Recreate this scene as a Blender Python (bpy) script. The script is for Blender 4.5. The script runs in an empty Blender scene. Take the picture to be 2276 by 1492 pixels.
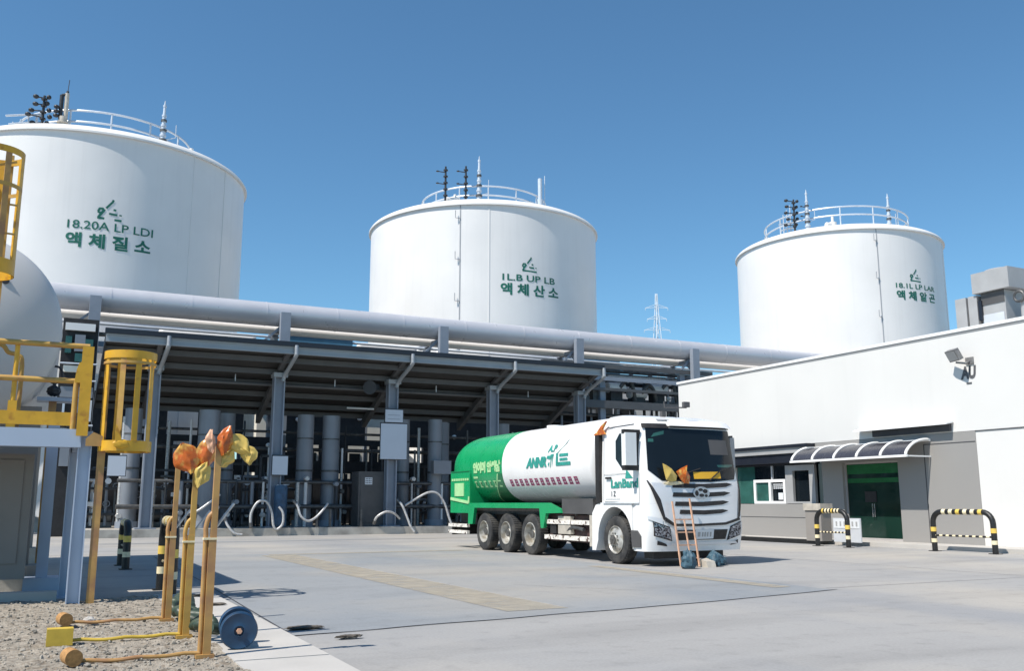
import bpy, bmesh, math, random
from mathutils import Vector, Matrix, noise
random.seed(7)
C = bpy.context.scene.collection
R = math.radians
# ------------------------------------------------------------------ camera, sky, sun, exposure
cam = bpy.data.cameras.new('camera'); cam_o = bpy.data.objects.new('camera', cam); C.objects.link(cam_o)
cam.sensor_width = 36; cam.lens = 2076 / 2276 * 36; cam.clip_end = 8000; cam.clip_start = .05
cam_o.location = (0, 0, 1.5); cam_o.rotation_euler = (R(90 + 10.21), 0, R(-26.3))
bpy.context.scene.camera = cam_o
SUN = Vector((-.97, -.245, 0)).normalized(); EL = R(54)
sd = Vector((SUN.x * math.cos(EL), SUN.y * math.cos(EL), math.sin(EL)))
W = bpy.data.worlds.new('World'); bpy.context.scene.world = W; W.use_nodes = True
nt = W.node_tree; sky = nt.nodes.new('ShaderNodeTexSky'); sky.sky_type = 'NISHITA'; sky.sun_disc = False
sky.sun_elevation = EL; sky.sun_rotation = math.atan2(SUN.x, SUN.y); sky.air_density = 1.0; sky.dust_density = 0; sky.ozone_density = 3
tint = nt.nodes.new('ShaderNodeMix'); tint.data_type = 'RGBA'; tint.blend_type = 'MULTIPLY'; tint.inputs[0].default_value = 1; tint.inputs[7].default_value = (.65, .93, 1.0, 1)   # a deeper, cleaner blue air
nt.links.new(sky.outputs[0], tint.inputs[6]); nt.links.new(tint.outputs[2], nt.nodes['Background'].inputs[0]); nt.nodes['Background'].inputs[1].default_value = .1
sl = bpy.data.lights.new('sun', 'SUN'); sl.energy = 4.3; sl.angle = R(.5); sl.color = (1, .94, .855)
so = bpy.data.objects.new('sun', sl); C.objects.link(so); so.rotation_euler = sd.to_track_quat('Z', 'Y').to_euler()
vs = bpy.context.scene.view_settings; vs.view_transform = 'Standard'; vs.look = 'None'; vs.gamma = 1; vs.exposure = .5

# ------------------------------------------------------------------ materials
def mat(name, col, rough=.5, metal=0., var=.08, scale=1.5, streak=0., bump=0., bscale=40., col2=None, c2s=2., c2lo=.45, c2hi=.6, emit=None, trans=0., spec=None):
    m = bpy.data.materials.new(name); m.use_nodes = True; n = m.node_tree.nodes; l = m.node_tree.links
    b = n['Principled BSDF']; b.inputs['Roughness'].default_value = rough; b.inputs['Metallic'].default_value = metal
    if spec is not None: b.inputs['Specular IOR Level'].default_value = spec
    tc = n.new('ShaderNodeTexCoord')
    def nz(sc, det=5, stretch=None):
        t = n.new('ShaderNodeTexNoise'); t.inputs['Scale'].default_value = sc; t.inputs['Detail'].default_value = det
        src = tc.outputs['Object']
        if stretch:
            mp = n.new('ShaderNodeMapping'); mp.inputs['Scale'].default_value = stretch; l.new(src, mp.inputs[0]); src = mp.outputs[0]
        l.new(src, t.inputs['Vector']); return t.outputs['Fac']
    def ramp(f, lo, hi, a, c):
        r = n.new('ShaderNodeMapRange'); r.inputs[1].default_value = lo; r.inputs[2].default_value = hi; r.inputs[3].default_value = a; r.inputs[4].default_value = c
        l.new(f, r.inputs[0]); return r.outputs[0]
    def mix(a, c, f, mode='MIX'):
        x = n.new('ShaderNodeMix'); x.data_type = 'RGBA'; x.blend_type = mode
        for s, v in ((x.inputs[6], a), (x.inputs[7], c)):
            if isinstance(v, tuple): s.default_value = v
            else: l.new(v, s)
        if isinstance(f, (int, float)): x.inputs[0].default_value = f
        else: l.new(f, x.inputs[0])
        return x.outputs[2]
    c = (*col, 1)
    if col2: c = mix(c, (*col2, 1), ramp(nz(c2s, 6), c2lo, c2hi, 0, 1))
    g = n.new('ShaderNodeCombineColor'); v = ramp(nz(scale, 7), .3, .7, 1 - var, 1 + var)
    for i in range(3): l.new(v, g.inputs[i])
    c = mix(c, g.outputs[0], 1., 'MULTIPLY')
    if streak:
        g2 = n.new('ShaderNodeCombineColor'); v2 = ramp(nz(1., 6, (3.2, 3.2, .12)), .52, .75, 1, 1 - streak)
        for i in range(3): l.new(v2, g2.inputs[i])
        c = mix(c, g2.outputs[0], 1., 'MULTIPLY')
    l.new(c, b.inputs['Base Color'])
    rr = ramp(nz(scale * 3, 4), .3, .7, max(.02, rough - .08), min(1, rough + .08)); l.new(rr, b.inputs['Roughness'])
    if bump:
        bp = n.new('ShaderNodeBump'); bp.inputs['Strength'].default_value = bump; bp.inputs['Distance'].default_value = .02
        l.new(nz(bscale, 6), bp.inputs['Height']); l.new(bp.outputs[0], b.inputs['Normal'])
    if emit: b.inputs['Emission Color'].default_value = (*emit[:3], 1); b.inputs['Emission Strength'].default_value = emit[3]
    if trans: b.inputs['Transmission Weight'].default_value = trans
    return m
M = {}
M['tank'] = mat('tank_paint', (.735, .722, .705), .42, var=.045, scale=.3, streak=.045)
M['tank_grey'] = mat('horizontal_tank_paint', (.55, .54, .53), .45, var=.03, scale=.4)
M['tankroof'] = mat('tank_roof_paint', (.74, .725, .70), .5, var=.03, scale=.4)
M['seam'] = mat('seam_grey', (.33, .34, .36), .6)
M['green_letter'] = mat('green_letter_paint', (.010, .13, .09), .5, var=.2, scale=3)
M['rail'] = mat('galvanised_rail', (.55, .6, .66), .4, .2)
M['dark_steel'] = mat('dark_steel', (.035, .037, .042), .5, .3, var=.3, scale=3)
M['mid_steel'] = mat('weathered_pipework', (.10, .10, .10), .5, .4, var=.4, scale=4)
M['pipe'] = mat('pipe_cladding', (.55, .55, .58), .34, .25, var=.04, scale=.6)
M['rack'] = mat('rack_paint', (.24, .27, .32), .55, var=.08)
M['canopy_steel'] = mat('canopy_steel', (.085, .085, .088), .55, var=.1)
M['fascia'] = mat('fascia_grey', (.30, .32, .34), .45, .2, var=.08, scale=.8)
M['sheet'] = mat('roof_sheet', (.035, .034, .033), .6, var=.15, scale=.6)
M['navy'] = mat('navy_trim', (.012, .015, .024), .4)
M['white_wall'] = mat('white_render', (.655, .645, .622), .7, var=.025, scale=.35, streak=.025, bump=.06, bscale=8)
M['grey_panel'] = mat('grey_panel', (.285, .275, .262), .5, var=.03, scale=.4)
M['coping'] = mat('coping_metal', (.42, .4, .39), .5)
M['dark_line'] = mat('dark_joint', (.05, .05, .055), .7)
M['glass_green'] = mat('green_tinted_glass', (.008, .03, .022), .06, var=.1)
M['glass_dark'] = mat('dark_glass', (.008, .012, .016), .05, var=.1, spec=.3)
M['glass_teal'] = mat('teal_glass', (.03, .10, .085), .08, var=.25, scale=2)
M['green_film'] = mat('green_film', (.012, .12, .035), .15, var=.2, scale=3)
M['white_frame'] = mat('white_frame', (.8, .8, .79), .4, var=.02)
M['awning_sheet'] = mat('awning_polycarbonate', (.045, .045, .055), .25, var=.1)
M['concrete'] = mat('kerb_concrete', (.42, .40, .36), .9, var=.15, scale=2, bump=.25, bscale=25, col2=(.30, .28, .25), c2s=1.2)
M['yellow'] = mat('yellow_paint', (.62, .34, .022), .42, var=.12, scale=5, col2=(.45, .21, .02), c2s=6, c2lo=.58, c2hi=.72)
M['yellow_old'] = mat('aged_yellow_paint', (.50, .30, .07), .55, var=.15, scale=5, col2=(.34, .17, .06), c2s=5, c2lo=.5, c2hi=.7)
M['ochre'] = mat('ochre_paint', (.45, .26, .085), .55, var=.15, scale=5, col2=(.36, .19, .085), c2s=4)
M['black_paint'] = mat('black_paint', (.012, .012, .012), .45, var=.3, scale=6)
M['band_yellow'] = mat('band_yellow', (.72, .50, .10), .5, var=.12, scale=8)
M['band_cream'] = mat('band_cream', (.78, .68, .45), .5, var=.12, scale=8)
M['blue_drum'] = mat('blue_paint', (.012, .045, .10), .45, var=.25, scale=6)
M['blue_sheet'] = mat('blue_sheet', (.08, .23, .38), .5, var=.1)
M['hose'] = mat('braided_hose', (.52, .51, .50), .4, .3, var=.25, scale=12)
M['hose_green'] = mat('green_hose', (.035, .055, .035), .5, var=.35, scale=12)
M['board'] = mat('sign_board', (.50, .54, .60), .5, var=.03)
M['cabinet'] = mat('cabinet_charcoal', (.075, .072, .072), .5, var=.15)
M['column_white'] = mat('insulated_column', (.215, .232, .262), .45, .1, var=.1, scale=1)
M['drumblue'] = mat('blue_tarp', (.03, .075, .14), .55, var=.35, scale=4)
M['cream'] = mat('cream_wall', (.72, .70, .62), .7, var=.06)
M['screen'] = mat('dark_backing', (.014, .014, .016), .7, var=.4, scale=2)  # near-black, for the added backing, shed roofs and gallery deck
M['truck_white'] = mat('truck_white', (.78, .775, .765), .22, var=.03, scale=1.5, streak=.05)
M['silver_panel'] = mat('grille_silver', (.68, .685, .70), .35, .25, var=.03)
M['truck_green'] = mat('truck_green', (.006, .30, .105), .3, var=.08, scale=1.2, streak=.10)
M['dark_green'] = mat('truck_dark_green', (.008, .15, .055), .35, var=.08)
M['pale_green'] = mat('pale_green', (.36, .62, .30), .5, var=.1, scale=4)
M['teal'] = mat('teal_letter', (.03, .28, .23), .5, var=.3, scale=12)
M['red_letter'] = mat('red_letter', (.30, .04, .12), .5, var=.4, scale=15)
M['rubber'] = mat('tyre_rubber', (.030, .030, .031), .8, var=.25, scale=6, bump=.3, bscale=30, col2=(.055, .052, .048), c2s=3)
M['rim'] = mat('rim_steel', (.50, .49, .46), .4, .35, var=.25, scale=6, col2=(.30, .27, .22), c2s=5)
M['hub'] = mat('hub_dark', (.14, .13, .12), .5, .5, var=.4, scale=12)
M['chassis'] = mat('chassis_black', (.018, .016, .016), .6, var=.4, scale=5)
M['maroon'] = mat('rusty_maroon', (.05, .022, .02), .6, var=.4, scale=5)
M['reflector'] = mat('reflector_cream', (.72, .68, .62), .5, var=.3, scale=14, col2=(.10, .06, .05), c2s=9, c2lo=.56, c2hi=.62)
M['beige'] = mat('dusty_beige', (.46, .42, .36), .6, var=.2, scale=4)
M['lens'] = mat('headlight_lens', (.28, .30, .34), .1, .5, var=.7, scale=16, col2=(.03, .03, .04), c2s=22, c2lo=.48, c2hi=.55)
M['plate'] = mat('plate_white', (.66, .68, .70), .4, var=.06)
M['amber'] = mat('amber_board', (.66, .36, .02), .5, var=.1)
M['chrome'] = mat('chrome', (.70, .71, .74), .15, .9, var=.05)
M['bag_orange'] = mat('orange_bag', (.48, .105, .012), .32, var=.3, scale=10, col2=(.60, .33, .07), c2s=7, c2lo=.50, c2hi=.6, bump=.12, bscale=14)
M['bag_yellow'] = mat('yellow_bag', (.58, .41, .10), .35, var=.2, scale=8, col2=(.50, .18, .02), c2s=6, c2lo=.60, c2hi=.68, bump=.12, bscale=14)
M['bag_pink'] = mat('peach_bag', (.68, .38, .24), .4, var=.15, scale=12, bump=.4, bscale=18)
M['ladder_wood'] = mat('peach_rail', (.60, .36, .24), .6, var=.2, scale=8)
M['bluebag'] = mat('blue_sack', (.035, .085, .12), .6, var=.35, scale=9, bump=.6, bscale=20)
M['block_yellow'] = mat('block_yellow', (.55, .38, .05), .6, var=.15, scale=6)
M['cork'] = mat('log_end', (.38, .20, .07), .8, var=.3, scale=30)
M['badge'] = mat('badge_metal', (.42, .43, .45), .35, .6, var=.2, scale=12)
M['pylon'] = mat('pylon_steel', (.62, .68, .74), .5, .1)
M['hvac'] = mat('hvac_grey', (.36, .36, .36), .55, .1, var=.08)
M['hvac_light'] = mat('hvac_light', (.60, .62, .65), .45, .2, var=.06)
M['lamp_body'] = mat('lamp_body', (.20, .20, .20), .5, .3, var=.3, scale=10)
M['grey_letter'] = mat('grey_letter', (.09, .09, .095), .6, var=.3, scale=10)
M['panel_taupe'] = mat('taupe_panel', (.26, .24, .22), .6, var=.06)  # plain taupe for shed wall, saddles, utility box and cabinet
M['leg_blue'] = mat('leg_bluegrey', (.42, .49, .60), .5, var=.05)
M['stone'] = mat('gravel_stone', (.30, .265, .215), .95, var=.3, scale=9, col2=(.20, .165, .125), c2s=14, c2lo=.5, c2hi=.62, bump=.9, bscale=45)
M['pebble'] = mat('pebble', (.31, .28, .235), .9, var=.4, scale=1.2)
M['debris'] = mat('dark_debris', (.10, .085, .07), .9, var=.4, scale=10)
M['strip'] = mat('pale_concrete', (.44, .42, .39), .85, var=.08, scale=1.2, bump=.15, bscale=20)

def ground_mat(name, base, warm, cool, dark=.7, wheel=False):
    m = bpy.data.materials.new(name); m.use_nodes = True; n = m.node_tree.nodes; l = m.node_tree.links; b = n['Principled BSDF']
    b.inputs['Roughness'].default_value = .8; b.inputs['Specular IOR Level'].default_value = .3; tc = n.new('ShaderNodeTexCoord')
    def nz(sc, det, st=(1, 1, 1), rot=0, dist=0):
        mp = n.new('ShaderNodeMapping'); mp.inputs['Scale'].default_value = st; mp.inputs['Rotation'].default_value = (0, 0, rot); l.new(tc.outputs['Object'], mp.inputs[0])
        t = n.new('ShaderNodeTexNoise'); t.inputs['Scale'].default_value = sc; t.inputs['Detail'].default_value = det; t.inputs['Distortion'].default_value = dist; l.new(mp.outputs[0], t.inputs['Vector']); return t.outputs['Fac']
    def rg(f, lo, hi, a, c):
        r = n.new('ShaderNodeMapRange'); r.inputs[1].default_value = lo; r.inputs[2].default_value = hi; r.inputs[3].default_value = a; r.inputs[4].default_value = c; l.new(f, r.inputs[0]); return r.outputs[0]
    def mx(a, c, f, mode='MIX'):
        x = n.new('ShaderNodeMix'); x.data_type = 'RGBA'; x.blend_type = mode
        for s, v in ((x.inputs[6], a), (x.inputs[7], c)):
            if isinstance(v, tuple): s.default_value = v
            else: l.new(v, s)
        if isinstance(f, (int, float)): x.inputs[0].default_value = f
        else: l.new(f, x.inputs[0])
        return x.outputs[2]
    def gray(v):
        g = n.new('ShaderNodeCombineColor')
        for i in range(3): l.new(v, g.inputs[i])
        return g.outputs[0]
    c = mx((*base, 1), (*warm, 1), rg(nz(.16, 5), .45, .62, 0, 1))
    c = mx(c, (*cool, 1), rg(nz(.22, 6, (1, .35, 1), .3), .5, .66, 0, .8))
    c = mx(c, gray(rg(nz(.5, 8, (.35, 1.6, 1), .1, .4), .5, .75, 1, dark)), 1., 'MULTIPLY')       # long soft stains
    c = mx(c, gray(rg(nz(3.5, 8), .55, .8, 1, .82)), 1., 'MULTIPLY')
    c = mx(c, gray(rg(nz(30, 6), .3, .7, .93, 1.07)), 1., 'MULTIPLY')
    if wheel:
        w = n.new('ShaderNodeTexWave'); w.wave_type = 'RINGS'; w.rings_direction = 'Z'; w.inputs['Scale'].default_value = .22; w.inputs['Distortion'].default_value = 1.2; w.inputs['Detail'].default_value = 2; w.inputs['Detail Scale'].default_value = .4
        mp = n.new('ShaderNodeMapping'); mp.inputs['Location'].default_value = (-19, 3, 0); l.new(tc.outputs['Object'], mp.inputs[0]); l.new(mp.outputs[0], w.inputs['Vector'])
        mm = n.new('ShaderNodeMath'); mm.operation = 'MULTIPLY'; l.new(rg(w.outputs['Fac'], .78, .98, 0, 1), mm.inputs[0]); l.new(rg(nz(.3, 5), .46, .6, 0, 1), mm.inputs[1])
        c = mx(c, gray(rg(mm.outputs[0], 0, 1, 1, .80)), 1., 'MULTIPLY')
    l.new(c, b.inputs['Base Color'])
    bp = n.new('ShaderNodeBump'); bp.inputs['Strength'].default_value = .25; bp.inputs['Distance'].default_value = .01; l.new(nz(18, 8), bp.inputs['Height']); l.new(bp.outputs[0], b.inputs['Normal'])
    return m
M['yard'] = ground_mat('yard_concrete', (.32, .312, .30), (.38, .355, .318), (.255, .26, .268), .80, False)
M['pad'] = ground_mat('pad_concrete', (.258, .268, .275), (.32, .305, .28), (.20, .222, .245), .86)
def worn(name, col, lo, hi, lo2=.08, hi2=.85):
    m = mat(name, col, .85, var=.1, scale=3); n = m.node_tree.nodes; l = m.node_tree.links
    t = n.new('ShaderNodeTexNoise'); t.inputs['Scale'].default_value = 2.2; t.inputs['Detail'].default_value = 8; tc = n.new('ShaderNodeTexCoord'); l.new(tc.outputs['Object'], t.inputs['Vector'])
    r = n.new('ShaderNodeMapRange'); r.inputs[1].default_value = lo; r.inputs[2].default_value = hi; r.inputs[3].default_value = lo2; r.inputs[4].default_value = hi2; l.new(t.outputs['Fac'], r.inputs[0]); l.new(r.outputs[0], n['Principled BSDF'].inputs['Alpha']); return m
M['line'] = worn('worn_yellow_line', (.42, .37, .285), .25, .7, .25, .75)

# ------------------------------------------------------------------ mesh helpers
class MB:
    def __init__(s): s.b = bmesh.new()
    def _faces(s, vs, fs):
        v = [s.b.verts.new(p) for p in vs]
        for f in fs:
            try: s.b.faces.new([v[i] for i in f])
            except ValueError: pass
        return s
    def box(s, x0, x1, y0, y1, z0, z1, mtx=None):
        p = [Vector((x, y, z)) for z in (z0, z1) for y in (y0, y1) for x in (x0, x1)]
        if mtx: p = [mtx @ q for q in p]
        return s._faces(p, [(0, 2, 3, 1), (4, 5, 7, 6), (0, 1, 5, 4), (2, 6, 7, 3), (0, 4, 6, 2), (1, 3, 7, 5)])
    def bar(s, a, b, w, h=None):                                     # rectangular bar from a to b
        a, b = Vector(a), Vector(b); d = b - a; q = d.to_track_quat('Z', 'Y'); h = h or w
        return s.box(-w / 2, w / 2, -h / 2, h / 2, 0, d.length, Matrix.Translation(a) @ q.to_matrix().to_4x4())
    def cyl(s, a, b, r0, r1=None, n=20, caps=True):
        a, b = Vector(a), Vector(b); q = (b - a).to_track_quat('Z', 'Y'); L = (b - a).length
        return s.lathe([(r0, 0), (r0 if r1 is None else r1, L)], a, q, n, caps)
    def lathe(s, prof, o, q=None, n=32, caps=False):                 # prof: (radius, height)
        o = Vector(o); vs, fs = [], []
        for r, h in prof:
            for i in range(n):
                t = 2 * math.pi * i / n; p = Vector((r * math.cos(t), r * math.sin(t), h)); vs.append(o + (q @ p if q else p))
        for k in range(len(prof) - 1):
            for i in range(n): j = (i + 1) % n; fs.append((k * n + i, k * n + j, (k + 1) * n + j, (k + 1) * n + i))
        if caps: fs.append(tuple(reversed(range(n)))); fs.append(tuple(range((len(prof) - 1) * n, len(prof) * n)))
        return s._faces(vs, fs)
    def tube(s, pts, r, n=10, smooth=0, caps=True):
        pts = [Vector(p) for p in pts]
        if smooth: pts = crv(pts, smooth)
        vs, fs = [], []; up = None
        for i, p in enumerate(pts):
            d = (pts[min(i + 1, len(pts) - 1)] - pts[max(i - 1, 0)]).normalized()
            if up is None: up = d.orthogonal().normalized()
            up = (up - d * up.dot(d)).normalized(); sd_ = d.cross(up); rr = r[i] if isinstance(r, list) else r
            for k in range(n): t = 2 * math.pi * k / n; vs.append(p + (up * math.cos(t) + sd_ * math.sin(t)) * rr)
        for i in range(len(pts) - 1):
            for k in range(n): j = (k + 1) % n; fs.append((i * n + k, i * n + j, (i + 1) * n + j, (i + 1) * n + k))
        if caps: fs.append(tuple(reversed(range(n)))); fs.append(tuple(range((len(pts) - 1) * n, len(pts) * n)))
        return s._faces(vs, fs)
    def prism(s, poly, axis, a, b):                                  # poly in the two other axes, extruded a..b along axis
        def P(u, v, t): return {'x': (t, u, v), 'y': (u, t, v), 'z': (u, v, t)}[axis]
        n = len(poly); vs = [P(u, v, a) for u, v in poly] + [P(u, v, b) for u, v in poly]
        fs = [tuple(range(n)), tuple(range(2 * n - 1, n - 1, -1))] + [(i, (i + 1) % n, n + (i + 1) % n, n + i) for i in range(n)]
        return s._faces(vs, fs)
    def grid(s, fn, nu, nv):
        vs = [fn(i / nu, j / nv) for j in range(nv + 1) for i in range(nu + 1)]; w = nu + 1
        return s._faces(vs, [(j * w + i, j * w + i + 1, (j + 1) * w + i + 1, (j + 1) * w + i) for j in range(nv) for i in range(nu)])
    def blob(s, c, sx, sy, sz, amp=.15, fr=3., seed=0, q=None, taper=0., nu=28, nv=18):
        c = Vector(c)
        def f(u, v):
            t = 2 * math.pi * u; ph = math.pi * v; d = Vector((math.sin(ph) * math.cos(t), math.sin(ph) * math.sin(t), math.cos(ph)))
            k = 1 + amp * noise.noise(d * fr + Vector((seed * 7.3, seed, 3))) + amp * .5 * noise.noise(d * fr * 2.7 + Vector((seed, 5, seed)))
            w = 1 - taper * (.5 - .5 * d.z); p = Vector((d.x * sx * w, d.y * sy * w, d.z * sz)) * k
            return c + (q @ p if q else p)
        s.grid(f, nu, nv); bmesh.ops.remove_doubles(s.b, verts=s.b.verts, dist=1e-5); return s
    def add(s, o): 
        me = bpy.data.meshes.new('t'); o.b.to_mesh(me); s.b.from_mesh(me); bpy.data.meshes.remove(me); return s
    def bevel(s, w, seg=2):
        es = [e for e in s.b.edges if len(e.link_faces) == 2 and e.calc_face_angle(0) > .6]
        bmesh.ops.bevel(s.b, geom=es, offset=w, segments=seg, affect='EDGES', profile=.6); return s
def crv(pts, n):
    out = []
    for i in range(len(pts) - 1):
        p0, p1, p2, p3 = pts[max(i - 1, 0)], pts[i], pts[i + 1], pts[min(i + 2, len(pts) - 1)]
        for k in range(n):
            t = k / n; out.append(.5 * ((2 * p1) + (p2 - p0) * t + (2 * p0 - 5 * p1 + 4 * p2 - p3) * t * t + (3 * p1 - p0 - 3 * p2 + p3) * t ** 3))
    return out + [pts[-1]]
def origin(o):
    v = Vector((0, 0, 0))
    while o: v += o.location; o = o.parent
    return v
def finish(name, mb, m, org, ang=38, recalc=True):
    b = mb.b
    if recalc: bmesh.ops.recalc_face_normals(b, faces=b.faces)
    bmesh.ops.translate(b, verts=b.verts, vec=-org)
    me = bpy.data.meshes.new(name); b.to_mesh(me); b.free(); me.materials.append(M[m] if isinstance(m, str) else m)
    me.shade_smooth(); me.set_sharp_from_angle(angle=R(ang))
    o = bpy.data.objects.new(name, me); C.objects.link(o); return o
def tag(o, label, cat, group=None, kind=None):
    if label: o['label'] = label
    if cat: o['category'] = cat
    if group: o['group'] = group
    if kind: o['kind'] = kind
    return o
def T(name, label, cat, loc=(0, 0, 0), group=None):
    o = bpy.data.objects.new(name, None); C.objects.link(o); o.location = loc; o.empty_display_size = .3; return tag(o, label, cat, group)
def P(name, mb, m, parent, label=None, ang=38):
    o = finish(name, mb, m, origin(parent), ang); o.parent = parent
    if label: o['label'] = label
    return o
def S1(name, mb, m, label, cat, group=None, ang=38):
    vs = [v.co for v in mb.b.verts]; org = Vector(((min(v.x for v in vs) + max(v.x for v in vs)) / 2, (min(v.y for v in vs) + max(v.y for v in vs)) / 2, min(v.z for v in vs)))
    o = finish(name, mb, m, org, ang); o.location = org; return tag(o, label, cat, group)
def struct(name, mb, m, kind='structure', label=None): return tag(finish(name, mb, m, Vector((0, 0, 0))), label, None, None, kind)
def copy_tree(o, parent=None):
    c = o.copy(); C.objects.link(c)
    if parent: c.parent = parent
    for ch in list(o.children): copy_tree(ch, c)
    return c
def text(body, h, fn, bold=.0, sx=1., mb=None, x0=None, shear=0., tw=None):
    """flat lettering, width centred on 0 (or starting at x0); fn maps (x, z) of the writing onto the surface"""
    cu = bpy.data.curves.new('t', 'FONT'); cu.body = body; cu.size = h * 1.35; cu.offset = bold; cu.resolution_u = 3; cu.shear = shear
    o = bpy.data.objects.new('t', cu); C.objects.link(o); dg = bpy.context.evaluated_depsgraph_get(); me = o.evaluated_get(dg).to_mesh()
    vs = [v.co.copy() for v in me.vertices]; fs = [tuple(p.vertices) for p in me.polygons]
    o.evaluated_get(dg).to_mesh_clear(); bpy.data.objects.remove(o); bpy.data.curves.remove(cu)
    xs = [v.x for v in vs] or [0]; sx = tw / (max(xs) - min(xs)) if tw else sx; ox = (min(xs) + max(xs)) / 2 if x0 is None else min(xs) - x0 / sx
    mb = mb or MB(); mb._faces([fn((v.x - ox) * sx, v.y) for v in vs], fs); return mb

# ------------------------------------------------------------------ ground
struct('ground', MB()._faces([(-3000, -3000, 0), (3000, -3000, 0), (3000, 3000, 0), (-3000, 3000, 0)], [(0, 1, 2, 3)]), 'yard')
struct('concrete_pad', MB()._faces([(2.68, 11.1, .004), (8.9, 11.95, .004), (12.6, 12.7, .004), (12.9, 29, .004), (2.9, 29, .004)], [(0, 1, 2, 3, 4)]), 'pad')
def joint(pts, w=.03, z=.008):
    mb = MB()
    for a, b in zip(pts, pts[1:]):
        a, b = Vector((*a, z)), Vector((*b, z)); n = Vector((-(b - a).y, (b - a).x, 0)).normalized() * w / 2; mb._faces([a - n, b - n, b + n, a + n], [(0, 1, 2, 3)])
    return mb
jp = [(2.68, 11.1)]
for i in range(1, 25): x = 2.68 + i * .26; jp.append((x, 11.1 + (x - 2.68) * .137 + .05 * noise.noise(Vector((x, 1, 2)))))
for i in range(1, 14): x = 8.92 + i * .29; jp.append((x, 11.95 + (x - 8.92) * .2 + .05 * noise.noise(Vector((x, 1, 2)))))
jm = joint(jp, .032); jm.add(joint([(2.69, 11.12), (2.9, 20), (2.95, 29)], .025, .0085)); jm.add(joint([(12.7, 13), (28, 13.2)], .02)); jm.add(joint([(3, 29.02), (26, 29.1)], .03))
jm.add(joint([(18.5, 2), (18.6, 29)], .02, .009))
def crack(x, y, a, n, seed):
    pts = [(x, y)]
    for i in range(n): a += noise.noise(Vector((i * .7, seed, 1))) * .8; pts.append((pts[-1][0] + .22 * math.cos(a), pts[-1][1] + .22 * math.sin(a)))
    return joint(pts, .012, .0095)
for c_ in ((9.5, 14, 2.2, 12, 2), (16, 14, 2.6, 14, 5)): jm.add(crack(*c_))
struct('pavement_joints', jm, 'dark_line')
struct('painted_lines', MB()._faces([(5.95, 12.2, .012), (6.95, 12.2, .012), (6.8, 28.2, .012), (5.8, 28.2, .012), (11.9, 13.4, .012), (12.35, 13.5, .012), (12.3, 20, .012), (11.9, 20, .012), (6.1, 28.3, .012), (12.3, 28.3, .012), (12.3, 28.75, .012), (6.1, 28.75, .012)], [(0, 1, 2, 3), (4, 5, 6, 7), (8, 9, 10, 11)]), 'line')
struct('kerb_strip', MB().box(1.72, 2.62, 3, 9.3, -.1, .05).box(1.72, 2.62, 9.33, 12.6, -.1, .052).box(1.72, 2.62, 12.63, 16.6, -.1, .05).bevel(.012, 1), 'strip')
struct('sidewalk', MB().box(26.5, 28.2, 6, 37.9, -.1, .13).bevel(.02, 1), 'strip')
struct('loading_island', MB().box(1.5, 46, 45.2, 58, -.1, .36).bevel(.03, 2), 'concrete')
struct('yard_strip', MB()._faces([(2.0, 38.6, .006), (24.2, 38.6, .006), (24.2, 39.2, .006), (2.0, 39.2, .006)], [(0, 1, 2, 3)]), 'pad')  # thin flat band of pad concrete across the yard
gm = MB()
def gz(x, y): return .045 + .035 * noise.noise(Vector((x * 1.7, y * 1.7, 0))) + .016 * noise.noise(Vector((x * 6, y * 6, 2))) + .018 * noise.noise(Vector((x * 19, y * 19, 5)))
def gf(u, v):
    x = -5.5 + 7.24 * u; y = 5 + 11.3 * v + (.25 * noise.noise(Vector((x * 1.3, 0, 9))) if v > .99 else 0); return (x, y, gz(x, y) if 0 < v < 1 else 0)
gm.grid(gf, 190, 290)
struct('gravel_bed', gm, 'stone', 'stuff')
pb = MB()
for i in range(4200):
    y = 8.2 + 8 * random.random() ** 1.3; x = random.uniform(-.09 * y - .6, 1.68); s = random.choice((.006, .008, .010, .012, .020)) * random.uniform(.7, 1.3)
    m_ = Matrix.Translation((x, y, gz(x, y) + s * .3)) @ Matrix.Rotation(random.random() * 6, 4, Vector((random.random(), random.random(), 1)).normalized()) @ Matrix.Diagonal((s * random.uniform(.8, 1.6), s, s * .7, 1))
    g = bmesh.ops.create_icosphere(pb.b, subdivisions=1, radius=1, matrix=m_)
struct('loose_pebbles', pb, 'pebble', 'stuff')

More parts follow.
